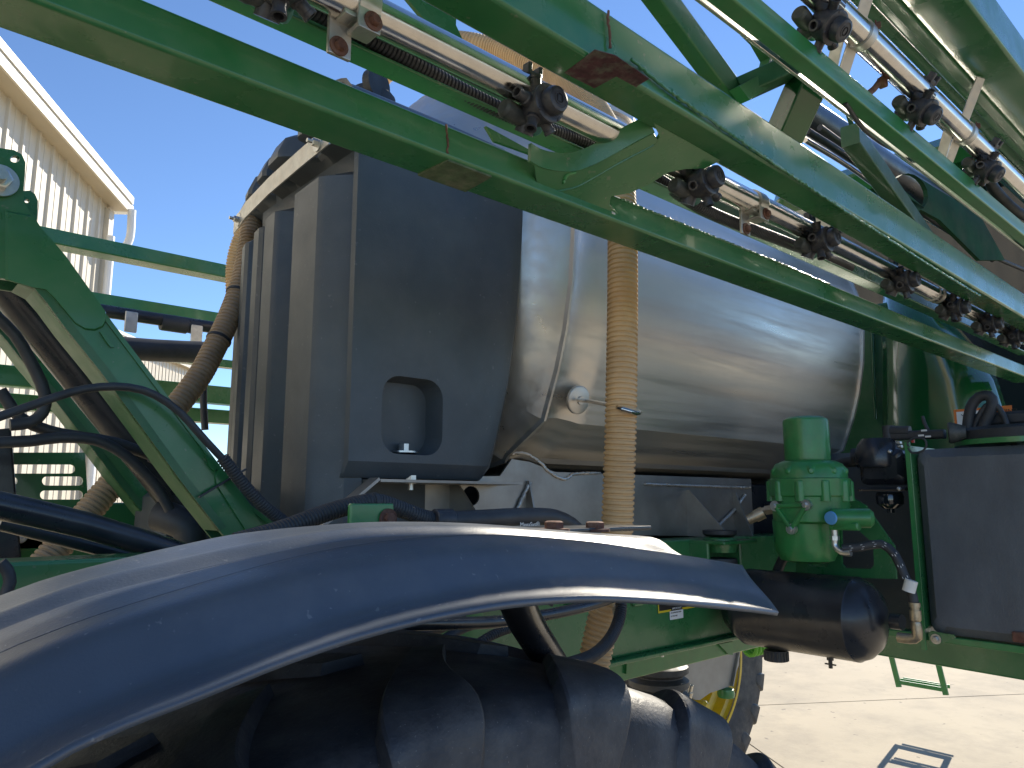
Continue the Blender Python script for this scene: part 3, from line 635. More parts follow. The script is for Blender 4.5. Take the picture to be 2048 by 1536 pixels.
shelf = part('shelf_plate', plate([Vector((.845, 1.36, 2.036)), Vector((1.29, 1.40, 2.036)), Vector((1.34, 1.56, 2.036)), Vector((.845, 1.56, 2.036))], (0, 0, .006)), 'mill_steel', sad, smooth=0)
part('shelf_plate', plate([Vector((.845, 1.36, 2.040)), Vector((.845, 1.40, 2.040)), Vector((.70, 1.40, 1.93)), Vector((.70, 1.36, 1.93))], (-.004, 0, .005)), 'mill_steel', sad, smooth=0)
part('bolt', join(lathe([(.013, -.025), (.013, -.006)], PY(822, 945, 1.43), (0, 0, 1), 6), lathe([(.007, -.04), (.007, 0)], PY(822, 945, 1.43), (0, 0, 1), 10)), 'zinc', sad)
# welds
def weld(pts, r=.0045):
    p = smooth_path(pts, .004); p = [q + Vector((random.uniform(-1, 1), random.uniform(-1, 1), random.uniform(-1, 1))) * .0010 for q in p]
    return sweep(p, [circ(r * random.uniform(.75, 1.2), 8) for _ in p])
part('weld_bead', weld([PY(1016, 908, 1.585), PY(1050, 907, 1.56), PY(1080, 925, 1.55), PY(1100, 945, 1.548), PY(1130, 958, 1.546), PY(1150, 948, 1.546), PY(1200, 946, 1.546)]), 'stainless', mt)
part('weld_bead', weld([PY(1290, 968, 1.546), PY(1400, 972, 1.546), PY(1500, 975, 1.546)]), 'stainless', mt)
part('weld_bead', weld([PY(1060, 965, 1.543), PY(1036, 1015, 1.543), PY(1022, 1042, 1.543)], .006), 'stainless', mt)
part('weld_bead', weld([PY(1490, 990, 1.543), PY(1468, 1020, 1.543), PY(1438, 1050, 1.543)], .006), 'stainless', mt)
part('dark_fill_block', box((2.0, 2.05, 1.90), (2.2, .82, .33), .02), 'black_paint', sp)  # added black block, keeps the gap below the tank dark
# isolator mount below the saddle
c = PY(1440, 1085, 1.40)
iso = part('isolator_mount', join(mi(lathe([(.045, .02), (.055, .028), (.055, .04)], c, (0, 0, 1), 28), 0), mi(lathe([(.052, -.03), (.056, -.01), (.056, .012), (.05, .018)], c, (0, 0, 1), 28), 1), mi(lathe([(.05, -.075), (.054, -.06), (.05, -.05)], c, (0, 0, 1), 28), 0), mi(lathe([(.03, -.10), (.05, -.085), (.05, -.078)], c, (0, 0, 1), 28), 2)), ['black_rubber', 'green_paint', 'zinc'], sp)
part('bracket', join(box(c + Vector((0, .0, .004)), (.20, .16, .012)), box(c + Vector((.095, .03, -.07)), (.014, .10, .15)), box(c + Vector((-.095, .03, -.07)), (.014, .10, .15)), box(c + Vector((0, .09, -.09)), (.20, .012, .18))), 'green_paint', iso)

# ---------------------------------------------------------- tan corrugated hoses
part('suction_hose', corrugated([Vector((1.12, 2.95, 2.7)), Vector((1.15, 2.88, 3.15)), PY(830, 95, 2.45), PY(905, 82, 2.08), PY(1000, 100, 1.90), PY(1090, 140, 1.70), PY(1160, 180, 1.50), PY(1210, 250, 1.32), PY(1236, 330, 1.20), PY(1244, 430, 1.14), PY(1245, 600, 1.12), PY(1242, 820, 1.11), PY(1238, 950, 1.12), PY(1234, 1060, 1.13), PY(1225, 1160, 1.15), PY(1202, 1260, 1.18), PY(1178, 1370, 1.2), PY(1160, 1450, 1.22)], .0375, .0125, .0035, 22), 'tan_hose', sp, 'tan corrugated hose hooked in front of the steel tank')
dpts = [PY(506, 420, 2.22), PY(500, 480, 2.20), PY(486, 555, 2.17), PY(460, 630, 2.14), PY(424, 706, 2.11), PY(385, 772, 2.09), PY(270, 913, 2.06), PY(120, 1090, 2.02), PY(20, 1200, 2.0)]
h2 = part('drain_hose', corrugated(dpts, .033, .0125, .0042, 20), 'tan_hose_dirty', sp, 'dusty brown corrugated hose behind the lift arm')
dp = smooth_path(dpts, .01)
for fr in (.24, .37, .62):
    i = int(len(dp) * fr); part('cable_tie', lathe([(.0335, -.004), (.0355, -.004), (.0355, .004), (.0335, .004)], dp[i], dp[i + 1] - dp[i - 1], 24), 'black_rubber', h2)

# ---------------------------------------------------------- air dryer (green canister on its cast head), air tank, bracket
AD = Vector((2.25, 1.12, 0)); zc = PX(1615, 930, 2.25).z
dry = part('air_dryer', lathe([(.093, zc - .18), (.112, zc - .172), (.114, zc - .10), (.120, zc - .095), (.121, zc - .045), (.114, zc - .042), (.112, zc - .02), (.10, zc + .002), (.078, zc + .012), (.075, zc + .012)], AD, (0, 0, 1), 40), 'green_cast', sp, 'green air dryer canister on a bolted cast head')
part('canister', lathe([(.066, zc + .010), (.0685, zc + .018), (.0685, zc + .135), (.066, zc + .143), (.054, zc + .150), (.02, zc + .153), (.0, zc + .153)], AD, (0, 0, 1), 40), 'green_cast', dry)
for k in range(10):
    a = 2 * PI * (k + .35) / 10; u = Vector((math.cos(a), math.sin(a), 0))
    part('boss', lathe([(.015, zc - .112), (.015, zc - .055), (.012, zc - .05)], AD + u * .113, (0, 0, 1), 12), 'green_cast', dry)
    a2 = a + .31; u2 = Vector((math.cos(a2), math.sin(a2), 0)); M = Matrix.Translation(AD + u2 * .098 + Vector((0, 0, zc - .022))) @ Matrix.Rotation(a2, 4, 'Z')
    part('rib', xf(box((0, 0, 0), (.036, .034, .036), .012), M), 'green_cast', dry)
# lower casting: tapering round pot with a triangular valve cover facing the camera
part('valve_housing', lathe([(.05, zc - .30), (.078, zc - .292), (.094, zc - .26), (.098, zc - .17)], AD + Vector((0, .02, 0)), (0, 0, 1), 36), 'green_cast', dry)
tp = [PX(1552, 1012, 2.14), PX(1613, 1010, 2.14), PX(1584, 1058, 2.14)]
for i in range(3): part('cover_rib', beam(tp[i], tp[(i + 1) % 3], .022, .013, .004), 'green_cast', dry)
part('valve_cover', plate([p for p in tp], (.05, 0, 0)), 'green_cast', dry, smooth=0)
for p in tp: part('bolt', join(lathe([(.016, 0), (.016, .014)], p + Vector((.006, 0, 0)), (-1, 0, 0), 16), hexbolt(p - Vector((.008, 0, 0)), (-1, 0, 0), .008, .006, False)), 'zinc', dry)
part('solenoid', lathe([(.026, -.01), (.028, 0), (.028, .09), (.018, .10)], PX(1672, 1036, 2.17), (.55, -1, 0), 22), 'green_cast', dry)
part('blue_cap', lathe([(.0, .006), (.018, .005), (.020, 0)], PX(1662, 1036, 2.135), (-1, .15, 0), 22), 'blue_plastic', dry)
part('valve_block', box(PX(1690, 1052, 2.18), (.03, .085, .024), .005), 'green_cast', dry)
p = PX(1668, 1058, 2.18); part('elbow_fitting', join(lathe([(.014, 0), (.014, .012)], p + Vector((0, 0, -.032)), (0, 0, 1), 6), tube([p, p + Vector((0, 0, -.03)), p + Vector((0, 0, -.05)), p + Vector((0, -.02, -.066)), p + Vector((0, -.045, -.066))], .010, 12)), 'zinc', dry)
p = PX(1550, 1018, 2.22); part('side_fitting', join(lathe([(.016, 0), (.016, .03), (.012, .03), (.012, .045)], p, (-.3, .9, -.15), 6), lathe([(.020, .02), (.020, .05), (.016, .05), (.016, .075)], p + Vector((0, .02, -.002)), (-.45, .8, -.45), 12)), 'brass', dry)
# braided brake hose to the air tank
bh = part('brake_hose', tube([PX(1684, 1097, 2.18), PX(1720, 1094, 2.20), PX(1762, 1088, 2.22), PX(1790, 1110, 2.22), PX(1808, 1150, 2.22), PX(1822, 1180, 2.22), PX(1828, 1205, 2.22)], .0125, 14), 'black_rubber', sp, 'black hose with white flecks and a paper tag')
path = smooth_path([PX(1684, 1097, 2.18), PX(1720, 1094, 2.20), PX(1762, 1088, 2.22), PX(1790, 1110, 2.22), PX(1808, 1150, 2.22), PX(1822, 1180, 2.22), PX(1828, 1205, 2.22)], .006)
fv = []
for i in range(4, len(path) - 3, 5):
    T = (path[i + 1] - path[i]).normalized(); A = T.cross(Vector((-1, -.3, 0))).normalized()
    for k, dd in enumerate((-.006, 0, .006)):
        out_ = Vector((-1, -.45, 0)).normalized(); out_ = (out_ - T * out_.dot(T)).normalized()
        c_ = path[i] + A * dd + out_ * math.sqrt(.0129 ** 2 - dd * dd) + T * (.003 if k % 2 else -.001)
        fv.append(xf(box((0, 0, 0), (.006, .0022, .0012), .0004), Matrix.Translation(c_) @ T.to_track_quat('X', 'Z').to_matrix().to_4x4()))
part('white_flecks', join(*fv), 'white_label', bh, kind='stuff')
c = PX(1820, 1172, 2.205); part('paper_tag', lathe([(.016, -.016), (.0165, -.016), (.0165, .016), (.016, .016)], c, (.1, -.3, 1), 20), 'white_plastic', bh)
f0 = PX(1829, 1205, 2.22)
part('hose_end', join(lathe([(.015, 0), (.015, -.012), (.012, -.012), (.012, -.02), (.015, -.02), (.015, -.045), (.011, -.05), (.013, -.055), (.013, -.07)], f0, (0, 0, 1), 14), tube([f0 + Vector((0, 0, -.06)), f0 + Vector((0, 0, -.09)), f0 + Vector((0, .02, -.098)), f0 + Vector((0, .05, -.098))], .014, 12)), 'brass', bh)
# air tank, lying across the machine
ac = Vector((2.25, .93, 1.653)); ar = .120
at = part('air_tank', lathe([(.0, -.008), (.045, -.004), (.085, .012), (.108, .035), (.117, .058), (.1205, .062), (.1205, .075), (ar, .078), (ar, .40), (.1205, .403), (.1205, .416), (.112, .43), (.085, .47), (.04, .49), (0, .494)], ac, (0, 1, 0), 48), 'black_paint', sp, 'black cylindrical air tank lying across below the dryer')
part('port', lathe([(.022, 0), (.022, .03)], PX(1805, 1245, 2.25), (.1, 1, 0), 16), 'black_paint', at)
p = PX(1552, 1300, 2.25); part('knob', join(lathe([(.035, 0), (.036, -.03), (.034, -.032)], p + Vector((0, 0, .0)), (0, 0, 1), 24), *[box(p + Vector((.0355 * math.cos(t_), .0355 * math.sin(t_), -.017)), (.005, .005, .028), .001) for t_ in [2 * PI * i / 20 for i in range(20)]]), 'black_rubber', sp, 'round black ribbed filler cap under the air tank')
p = PX(1660, 1312, 2.25); part('drain_valve', join(lathe([(.010, 0), (.010, -.012), (.006, -.012), (.006, -.035)], p, (0, 0, 1), 10), box(p + Vector((0, 0, -.024)), (.006, .034, .004), .001)), 'black_paint', at)
# mounting bracket with two windows
bx_ = 2.40
ol = [PX(a, b_, bx_) for a, b_ in ((1592, 1152), (1592, 1045), (1606, 1000), (1660, 985), (1695, 990), (1730, 1010), (1788, 1092), (1792, 1158))]
h1 = [PX(a, b_, bx_) for a, b_ in ((1614, 1092), (1620, 1086), (1652, 1086), (1658, 1092), (1658, 1128), (1652, 1134), (1620, 1132), (1614, 1126))]
h2_ = [PX(a, b_, bx_) for a, b_ in ((1682, 1050), (1700, 1046), (1746, 1086), (1748, 1130), (1742, 1138), (1690, 1136), (1683, 1128))]
part('dryer_bracket', plate(ol, (.012, 0, 0), holes=[h1, h2_]), 'green_paint', sp, 'green plate bracket with two windows behind the dryer', smooth=0)
part('dark_hose', tube([PX(1648, 1070, 2.3), PX(1610, 1080, 2.3), PX(1570, 1112, 2.32), PX(1552, 1150, 2.34)], .016, 12), 'black_rubber', sp)
part('clamp', lathe([(.018, 0), (.018, .014)], PX(1630, 1085, 2.28), (-.4, -1, .2), 16), 'galvanised', sp)
# added dark boxes in the engine bay, blocking the light from beyond
part('dark_backing', box((3.30, 1.82, 1.83), (.45, 1.9, .72), .03), 'black_plastic', sp)
part('dark_backing', box((2.75, 2.1, 1.72), (.5, .9, .30), .03), 'black_paint', sp)

# ---------------------------------------------------------- square black tank on the right with its head of hoses
fx = 2.60
zt_, zb_ = 2.165, 1.585
ft = part('fluid_tank', box((fx + .21, .56, (zt_ + zb_) / 2 - .005), (.42, .745, zt_ - zb_), .028), 'fuel_plastic', sp, 'square black plastic fluid tank held by a green strap')
stl = [PX(1817, 880, fx - .006), PX(1838, 1090, fx - .006), PX(1857, 1285, fx - .006)]
part('strap', beam(Vector((fx - .005, .948, 2.185)), Vector((fx - .005, .948, 1.53)), .016, .010, .002), 'green_bright', ft)
part('strap', beam(Vector((fx + .10, .941, 2.172)), Vector((fx + .10, .941, 1.56)), .006, .22, .002), 'green_paint', ft)
cc = Vector((fx + .20, .66, 2.17))
part('top_ring', lathe([(.205, 0), (.205, .016), (.195, .018), (.18, .018)], cc, (0, 0, 1), 48), 'green_bright', ft)
part('lid', lathe([(.196, .015), (.196, .045), (.18, .056), (.05, .060), (0, .060)], cc, (0, 0, 1), 48), 'black_rubber', ft)
hd = part('sender_head', box(cc + Vector((-.03, .02, .085)), (.05, .26, .045), .01), 'black_rubber', ft, 'black fittings and looped hoses on the square tank')
for pts, r in (([(1935, 880), (1936, 850), (1942, 815), (1958, 794), (1978, 792), (1985, 805), (1980, 825), (1968, 850), (1962, 870)], .017), ([(1945, 870), (1955, 838), (1972, 812), (1990, 808), (2006, 830), (2018, 862), (2030, 895)], .009), ([(1860, 870), (1848, 845), (1845, 832)], .005), ([(1862, 868), (1852, 850), (1846, 833)], .004)):
    part('looped_hose', tube([PX(a, b_, fx + .12) for a, b_ in pts], r, 14), 'black_rubber', hd)
part('round_cap', lathe([(.030, 0), (.034, .004), (.034, .01), (.026, .035), (.02, .05)], PX(1896, 866, fx + .04), (.3, -1, 0), 26), 'nozzle_grey', hd)
part('manifold', beam(PX(1780, 872, fx + .10), PX(1890, 868, fx + .10), .028, .030, .008), 'black_rubber', hd)
part('elbow', join(lathe([(.018, 0), (.018, .05)], PX(1778, 880, fx + .1), (0, 0, 1), 16), beam(PX(1775, 862, fx + .1), PX(1820, 862, fx + .1), .032, .034, .012)), 'black_rubber', hd)
part('connector', join(box(PX(1995, 862, fx + .08), (.035, .05, .035), .006), lathe([(.014, 0), (.014, .03)], PX(2012, 862, fx + .08), (0, -1, 0), 12)), 'galvanised', hd)
for a, b_, w in ((1945, 873, .03), (1968, 874, .012), (1790, 886, .04), (1798, 893, .02)): part('hose_clamp', box(PX(a, b_, fx + .09), (.02, w, .010), .002), 'galvanised', hd)
for a, b_ in ((1842, 871), (1848, 861), (1856, 873)): part('tape', box(PX(a, b_, fx + .075), (.004, .018, .006), .001), 'white_label', hd)
part('red_lock', box(PX(1826, 882, fx + .05), (.01, .008, .012), .001), 'red_plastic', hd)
part('cable_loop', tube([PX(a, b_, fx - .01) for a, b_ in ((1818, 893), (1815, 885), (1830, 876), (1848, 878), (1853, 890), (1845, 902), (1825, 906), (1816, 896))], .0035, 8), 'black_rubber', hd)
# pump with a glass bowl, left of the square tank
pc = PX(1775, 935, 2.70)
pu = part('fuel_filter', join(box(pc, (.13, .15, .12), .02), lathe([(.07, -.03), (.075, -.02), (.075, .02), (.065, .05), (.05, .07)], pc + Vector((-.02, .02, .03)), (0, 0, 1), 28), box(pc + Vector((0, 0, -.075)), (.14, .16, .012), .004)), 'black_paint', sp, 'black filter housing with a clear sediment bowl')
part('bowl', lathe([(.040, -.085), (.045, -.10), (.043, -.125), (.025, -.14), (.012, -.142), (.012, -.155), (.0, -.155)], pc, (0, 0, 1), 22), 'glass_dark', pu)
for dx, dy, dz in ((-.068, .06, .055), (-.068, -.04, .05), (-.07, -.06, -.075)): part('screw', lathe([(.007, 0), (.006, .006), (0, .008)], pc + Vector((dx, dy, dz)), (-1, 0, .3), 10), 'zinc', pu)
p = PX(1722, 913, 2.75); part('pipe_union', join(mi(lathe([(.030, -.03), (.030, .0)], p, (.2, -1, 0), 16), 1), mi(lathe([(.022, 0), (.024, .01), (.024, .05), (.016, .055), (.016, .075)], p, (.2, -1, 0), 16), 0)), ['white_plastic', 'black_rubber'], sp)
part('rear_hose', tube([PX(1650, 940, 2.85), PX(1690, 925, 2.85), PX(1740, 922, 2.82), PX(1775, 915, 2.8)], .02, 12), 'black_rubber', sp)
# crossbeam under the square tank
cb = part('cross_member', beam((2.86, 2.3, 1.52), (2.86, -.2, 1.465), .12, .09, .008), 'green_paint', sp, 'green transverse beam under the square tank')
part('tank_tray', beam((2.64, 1.10, 1.566), (2.64, -.1, 1.560), .05, .022, .004), 'green_bright', cb)
part('tray_bracket', plate([PX(a, b_, 2.59) for a, b_ in ((1857, 1266), (1862, 1262), (1908, 1270), (1910, 1278), (1866, 1293), (1859, 1290))], (.008, 0, 0)), 'green_paint', cb, smooth=0)
part('bolt', hexbolt(PX(1872, 1278, 2.588), (-1, 0, 0), .009, .007), 'galvanised', cb)
part('rusty_clip', box(PX(2040, 1274, 2.60), (.02, .035, .03), .003), 'rust', cb)
# green hood panel and cab beyond
rows = []
for py in range(560, 961, 20):
    r = []
    xr = interp([(560, 1850), (640, 1903), (700, 1958), (760, 1995), (820, 2014), (880, 2040), (960, 2060)], py)
    for u in range(0, 25):
        t = u / 24; px = 1766 + (xr - 1766) * t
        X = 3.55 - .13 * math.sin(PI * min(1, t * 1.0)) ** .7 * (1 if t < .5 else 1) + (.30 * max(0, t - .75) ** 1.2)
        X += .02 * (1 if t < .06 else 0)
        X += .22 * max(0, (660 - py) / 100) ** 1.5
        r.append(PX(px, py, X))
    rows.append(r)
hood = part('side_panel', grid(rows), 'green_gloss', sp, 'glossy green curved body panel ahead of the tank', smooth=60)
so = hood.modifiers.new('t', 'SOLIDIFY'); so.thickness = .006; so.offset = 1
part('firewall', box((3.62, 1.75, 2.45), (.04, 1.3, .95), .01), 'green_dusty', sp)
part('seam_bead', beam(PX(1745, 660, 3.59), PX(1752, 838, 3.59), .012, .012, .004), 'green_gloss', hood)
part('seam_bead', beam(PX(1764, 640, 3.58), PX(1780, 900, 3.58), .012, .012, .004), 'green_gloss', hood)
cabp = part('cab_glass', box((5.2, 1.3, 3.0), (1.6, 1.5, 1.5), .12), 'glass_dark', sp, 'dark tinted cab glass glimpsed past the boom')
part('cab_roof', box((5.1, 1.3, 3.82), (2.0, 1.8, .16), .07), 'green_gloss', sp)
part('cab_base', box((5.1, 1.5, 2.0), (1.7, 1.6, .55), .08), 'green_paint', sp)
# warning decal on the panel
dc = PX(1966, 838, 3.36)
wl_ = part('warning_decal', box(dc, (.0015, .205, .092), .0006), 'orange_label', sp, 'orange and white warning decal')
part('pictogram', box(dc + Vector((-.0012, .052, -.003)), (.0015, .082, .078), .0006), 'white_label', wl_)
part('text_field', box(dc + Vector((-.0012, -.045, -.018)), (.0015, .108, .050), .0006), 'black_label', wl_)
text('\u25b2WARNING', .022, Matrix.Translation(dc + Vector((-.003, .008, .017))) @ FACE_X, 'black_label', wl_)
for i, s in enumerate(('Serious injury', 'falling. Do not', 'stand or ride')): text(s, .013, Matrix.Translation(dc + Vector((-.0032, .006, -.010 - .014 * i))) @ FACE_X, 'white_label', wl_)
def dpt(y, z): return dc + Vector((-.004, y, z))
part('figure', join(lathe([(.006, 0), (.006, .001)], dpt(.058, .018), (-1, 0, 0), 14), beam(dpt(.058, .010), dpt(.052, -.012), .008, .002, .0006), beam(dpt(.058, .008), dpt(.075, .024), .004, .002, .0006), beam(dpt(.056, .006), dpt(.042, .02), .004, .002, .0006), beam(dpt(.052, -.010), dpt(.060, -.024), .005, .002, .0006), beam(dpt(.052, -.010), dpt(.042, -.022), .005, .002, .0006), beam(dpt(.03, -.022), dpt(.014, -.022), .004, .002, .0006)), 'black_label', wl_)

# ---------------------------------------------------------- near boom wing
def wobble_edge(vf): return vf
AY0, AY1 = .80, .877
AZ1, AZ0 = H + .665 * AY0, H + .603 * AY0
ca = part('lower_boom_beam', beam((-1.9, (AY0 + AY1) / 2, (AZ0 + AZ1) / 2), (3.6, (AY0 + AY1) / 2, (AZ0 + AZ1) / 2 - .004), AY1 - AY0, AZ1 - AZ0, .006, 10), 'green_paint', sp, 'lower green box beam of the folded boom')
part('repair_patch', plate([Vector((x, y, AZ0 - .0045)) for x, y in ((PZ(893, 318, AZ0).x, AY0 + .004), (PZ(985, 348, AZ0).x, AY0 + .004), (PZ(945, 372, AZ0).x, AY1 - .004), (PZ(845, 340, AZ0).x, AY1 - .004))], (0, 0, .006)), 'worn_green', ca, smooth=0)
part('weld_scar', weld([PY(893, 250, AY0 - .0005), PY(895, 280, AY0 - .0005), PY(894, 305, AY0 - .0005)], .0018), 'rust', ca)
part('weld_bead', weld([PY(1240, 398, AY0), PY(1400, 463, AY0), PY(1560, 527, AY0), PY(1660, 570, AY0)], .0025), 'green_paint', ca)
# gusset plate and lips between the beams
BY0, BY1 = .600, .664
def bz(r): return H + r * BY0
B0 = Vector((.15, (BY0 + BY1) / 2, bz((1.113 + .972) / 2))); B1 = Vector((3.4, (BY0 + BY1) / 2 + .020, bz((1.113 + .972) / 2) - .022))
cbm = part('middle_boom_beam', beam(B0 + (B0 - B1) * .6, B1, BY1 - BY0, bz(1.113) - bz(.972), .007, 10), 'green_paint', sp, 'thick green middle beam of the boom with a worn weld patch')
ZB = bz(.972)
def PZB(px, py): return PZ(px, py, ZB - .004)
part('worn_patch', plate([PZB(a, b_) for a, b_ in ((1190, 100), (1232, 112), (1270, 138), (1298, 158), (1275, 172), (1262, 190), (1226, 199), (1180, 172), (1128, 146))], (0, 0, .0012)), 'primer', cbm, smooth=0)
part('weld_scar', weld([PY(1216, 22, BY0 - .001), PY(1218, 60, BY0 - .001), PY(1221, 95, BY0 - .001)], .002), 'rust', cbm)
part('weld_bead', weld([PY(1262, 118, BY0 - .001), PY(1340, 182, BY0 - .001), PY(1440, 252, BY0), PY(1560, 335, BY0 + .002), PY(1700, 428, BY0 + .005), PY(1850, 525, BY0 + .01), PY(1960, 592, BY0 + .012)], .003), 'green_paint', cbm)
# the bracket: a folded channel from the lower beam up to the middle beam
def bp_(px, py): # slanted plane joining both undersides
    a, b_ = Vector((0, AY0 + .02, AZ0 + .002)), Vector((0, BY0 + .05, ZB - .004)); u = (b_ - a).normalized(); nrm = u.cross(Vector((1, 0, 0))); return PP(px, py, a, nrm)
def c5(l): return [bp_(1000 + a / 2.926, b_ / 2.926) for a, b_ in l]
low = [(140, 1085), (220, 1112), (330, 1124), (450, 1098), (560, 1040), (700, 960), (900, 855), (935, 800)]
outl = low + [(900, 720), (1100, 830), (1290, 940), (1200, 985), (1080, 990), (980, 1010), (880, 1075), (760, 1130), (650, 1150), (640, 1200), (700, 1260), (560, 1250), (300, 1180), (140, 1130)]
brk = part('boom_bracket', plate(c5(outl), (0, .003, .006)), 'green_paint', sp, 'welded green channel bracket joining two boom beams', smooth=0)
def lip(pts, h, dy=0, w=.006):
    p = smooth_path(c5(pts), .01); return sweep(p, [[(-w / 2, 0), (w / 2, 0), (w / 2, h), (-w / 2, h)]] * len(p))
part('flange', lip(low[:-1], .022), 'green_paint', brk)
upl = [(170, 905), (230, 940), (320, 962), (430, 966), (530, 935), (640, 880), (780, 800), (905, 735)]
part('flange', lip([(a, b_ + 40) for a, b_ in upl], .030), 'green_paint', brk)
part('channel_web', plate(c5([(200, 960), (320, 1000), (440, 1000), (560, 960), (900, 780), (930, 830), (700, 945), (560, 1030), (450, 1090), (330, 1115), (220, 1100)]), (0, .004, .008)), 'green_paint', brk, smooth=0)
part('weld_bead', weld(c5([(370, 1075), (380, 1040), (410, 1015), (445, 1010)]), .003), 'green_bright', brk)
part('slot', beam(bp_(1222, 424) , bp_(1244, 436), .004, .006, .001), 'zinc', brk)
# mounting angle behind the pipe
rl = part('pipe_rail', join(beam((-1.8, .800, H + .704 * .80 + .03), (3.4, .800, H + .704 * .80 + .026), .006, .06, .002), beam((-1.8, .783, H + .704 * .80 + .002), (3.4, .783, H + .704 * .80 - .002), .036, .005, .002)), 'green_paint', sp, 'green angle rail carrying the spray pipe')
for px, py in ((829, 160), (1000, 235), (1293, 376), (1527, 478), (1549, 486)): part('rail_hole', lathe([(.0055, 0), (.0055, .002)], PY(px, py, .7962), (0, -1, 0), 14), 'black_label', rl)
# hanging plate at the left of the middle beam and the inner web plates
part('web_plate', plate([PY(a, b_, .79) for a, b_ in ((800, -20), (915, -20), (912, 50), (925, 78), (960, 110), (885, 68), (850, 40))], (0, .006, 0)), 'green_paint', sp, smooth=0)
part('web_plate', plate([PY(a, b_, .84) for a, b_ in ((972, 252), (1060, 300), (1062, 308), (990, 282))], (0, .006, 0)), 'green_paint', sp, smooth=0)

PIPE1 = (.725, H + .803 * .725)
def pipe_at(px, y=PIPE1[0], z=PIPE1[1]):
    # the point of the pipe's line seen at a picture column
    lo, hi = -.5, 6.0
    for _ in range(50):
        mid = (lo + hi) / 2
        d = Vector((mid, y, z - H)); fw = d.x * math.cos(YAW) + d.y * math.sin(YAW); rt = d.x * math.sin(YAW) - d.y * math.cos(YAW)
        zz = fw * math.cos(PITCH) + d.z * math.sin(PITCH); col = 1024 + FPX * rt / zz
        if col < px: lo = mid
        else: hi = mid
    return Vector((lo, y, z))
pp1 = part('spray_pipe', tube([Vector((-1.7, *PIPE1)), Vector((3.3, *PIPE1))], .023, 24, 1.0), 'pipe_steel', sp, 'polished steel spray pipe between the boom beams')
cd = part('cable_conduit', corrugated([PY(620, 15, .76), PY(700, 55, .765), PY(800, 110, .77), PY(900, 170, .775), PY(1000, 220, .775), PY(1100, 262, .775), PY(1210, 300, .775), PY(1320, 362, .775), PY(1420, 425, .775), PY(1560, 480, .775), PY(1700, 535, .775)], .0125, .0062, .0022, 16, 4), 'black_rubber', sp, 'black corrugated conduit under the spray pipe')
# nozzle bodies ------------------------------------------------
TZ = -.036
def stub(ang, r0, L_, rr, yo):
    u = Vector((math.cos(ang), -.12, math.sin(ang))).normalized(); o = Vector((0, yo, TZ)) + u * r0
    return lathe([(rr * 1.12, 0), (rr * 1.12, L_ * .3), (rr * .9, L_ * .36), (rr * .9, L_ * .8), (rr, L_ * .82), (rr, L_), (rr * .66, L_), (rr * .66, L_ * .5), (0, L_ * .5)], o, u, 18)
NB = {}
NB['body'] = me(join(lathe([(.025, -.024), (.0275, -.022), (.0275, .022), (.025, .024)], (0, 0, 0), (1, 0, 0), 22), lathe([(.024, 0), (.029, .010), (.030, .034), (.027, .040)], (0, -.004, TZ), (0, -1, 0), 26), box((0, -.004, -.022), (.03, .026, .03), .006),
    box((0, .0, .028), (.030, .028, .012), .003), box((.012, -.006, .036), (.009, .018, .022), .002), box((-.013, -.006, .036), (.009, .018, .022), .002), lathe([(.016, 0), (.017, .022)], (0, .002, -.05), (0, .6, -1), 18)), 'nozzle_plastic', 35, 'nozzle_body')
NB['flange'] = me(join(lathe([(.029, 0), (.033, .002), (.033, .008), (.027, .011)], (0, -.042, TZ), (0, -1, 0), 30), *[box((.030 * math.cos(a), -.050, TZ + .030 * math.sin(a)), (.006, .006, .006), .0015) for a in (.6, 2.2, 3.8, 5.4)]), 'nozzle_plastic', 30, 'flange')
NB['cap'] = me(join(lathe([(.0225, 0), (.0235, .003), (.0235, .014), (.021, .020), (.0165, .0215), (.016, .0205), (0, .0205)], (0, -.052, TZ), (0, -1, 0), 30), lathe([(.0105, 0), (.0105, .0012), (.0085, .0012), (.0085, 0)], (0, -.0725, TZ), (0, -1, 0), 20), box((0, -.073, TZ), (.007, .0016, .011), .0005)), 'nozzle_plastic', 30, 'cap')
NB['saddle'] = me(lathe([(.012, -.050), (.0165, -.045), (.0165, -.02), (.014, -.012), (.014, .016)], (-.008, .004, -.050), (1, 0, -.12), 20), 'nozzle_grey', 35, 'saddle')
NB['collar'] = me(lathe([(.0135, .016), (.0150, .018), (.0150, .032), (.012, .036)], (-.008, .004, -.050), (1, 0, -.12), 20), 'nozzle_green', 35, 'collar')
NB['outlets'] = [me(stub(math.radians(a), .021, .030, .0105, -.024), 'nozzle_plastic', 30, 'outlet') for a in (112, 186, 262, 318)]
def nozzle(p, spin=0.0, tilt=0.0, label=None):
    M = Matrix.Translation(p) @ Matrix.Rotation(tilt, 4, 'X') @ Matrix.Scale(.84, 4)
    b_ = inst('nozzle_body', NB['body'], sp, M, label)
    inst('flange', NB['flange'], b_, M); inst('cap', NB['cap'], b_, M); inst('saddle', NB['saddle'], b_, M); inst('collar', NB['collar'], b_, M)
    R_ = Matrix.Translation((0, 0, -.004)) @ Matrix.Rotation(random.uniform(-.3, .3), 4, 'Y') @ Matrix.Translation((0, 0, .004))
    for o in NB['outlets']: inst('outlet', o, b_, M @ R_)
    return b_
for px in (548, 1060, 1378, 1618, 1785, 1892, 1960, 2012): nozzle(pipe_at(px), 0, random.uniform(-.08, .08), 'black multi-outlet nozzle body clamped on the spray pipe')
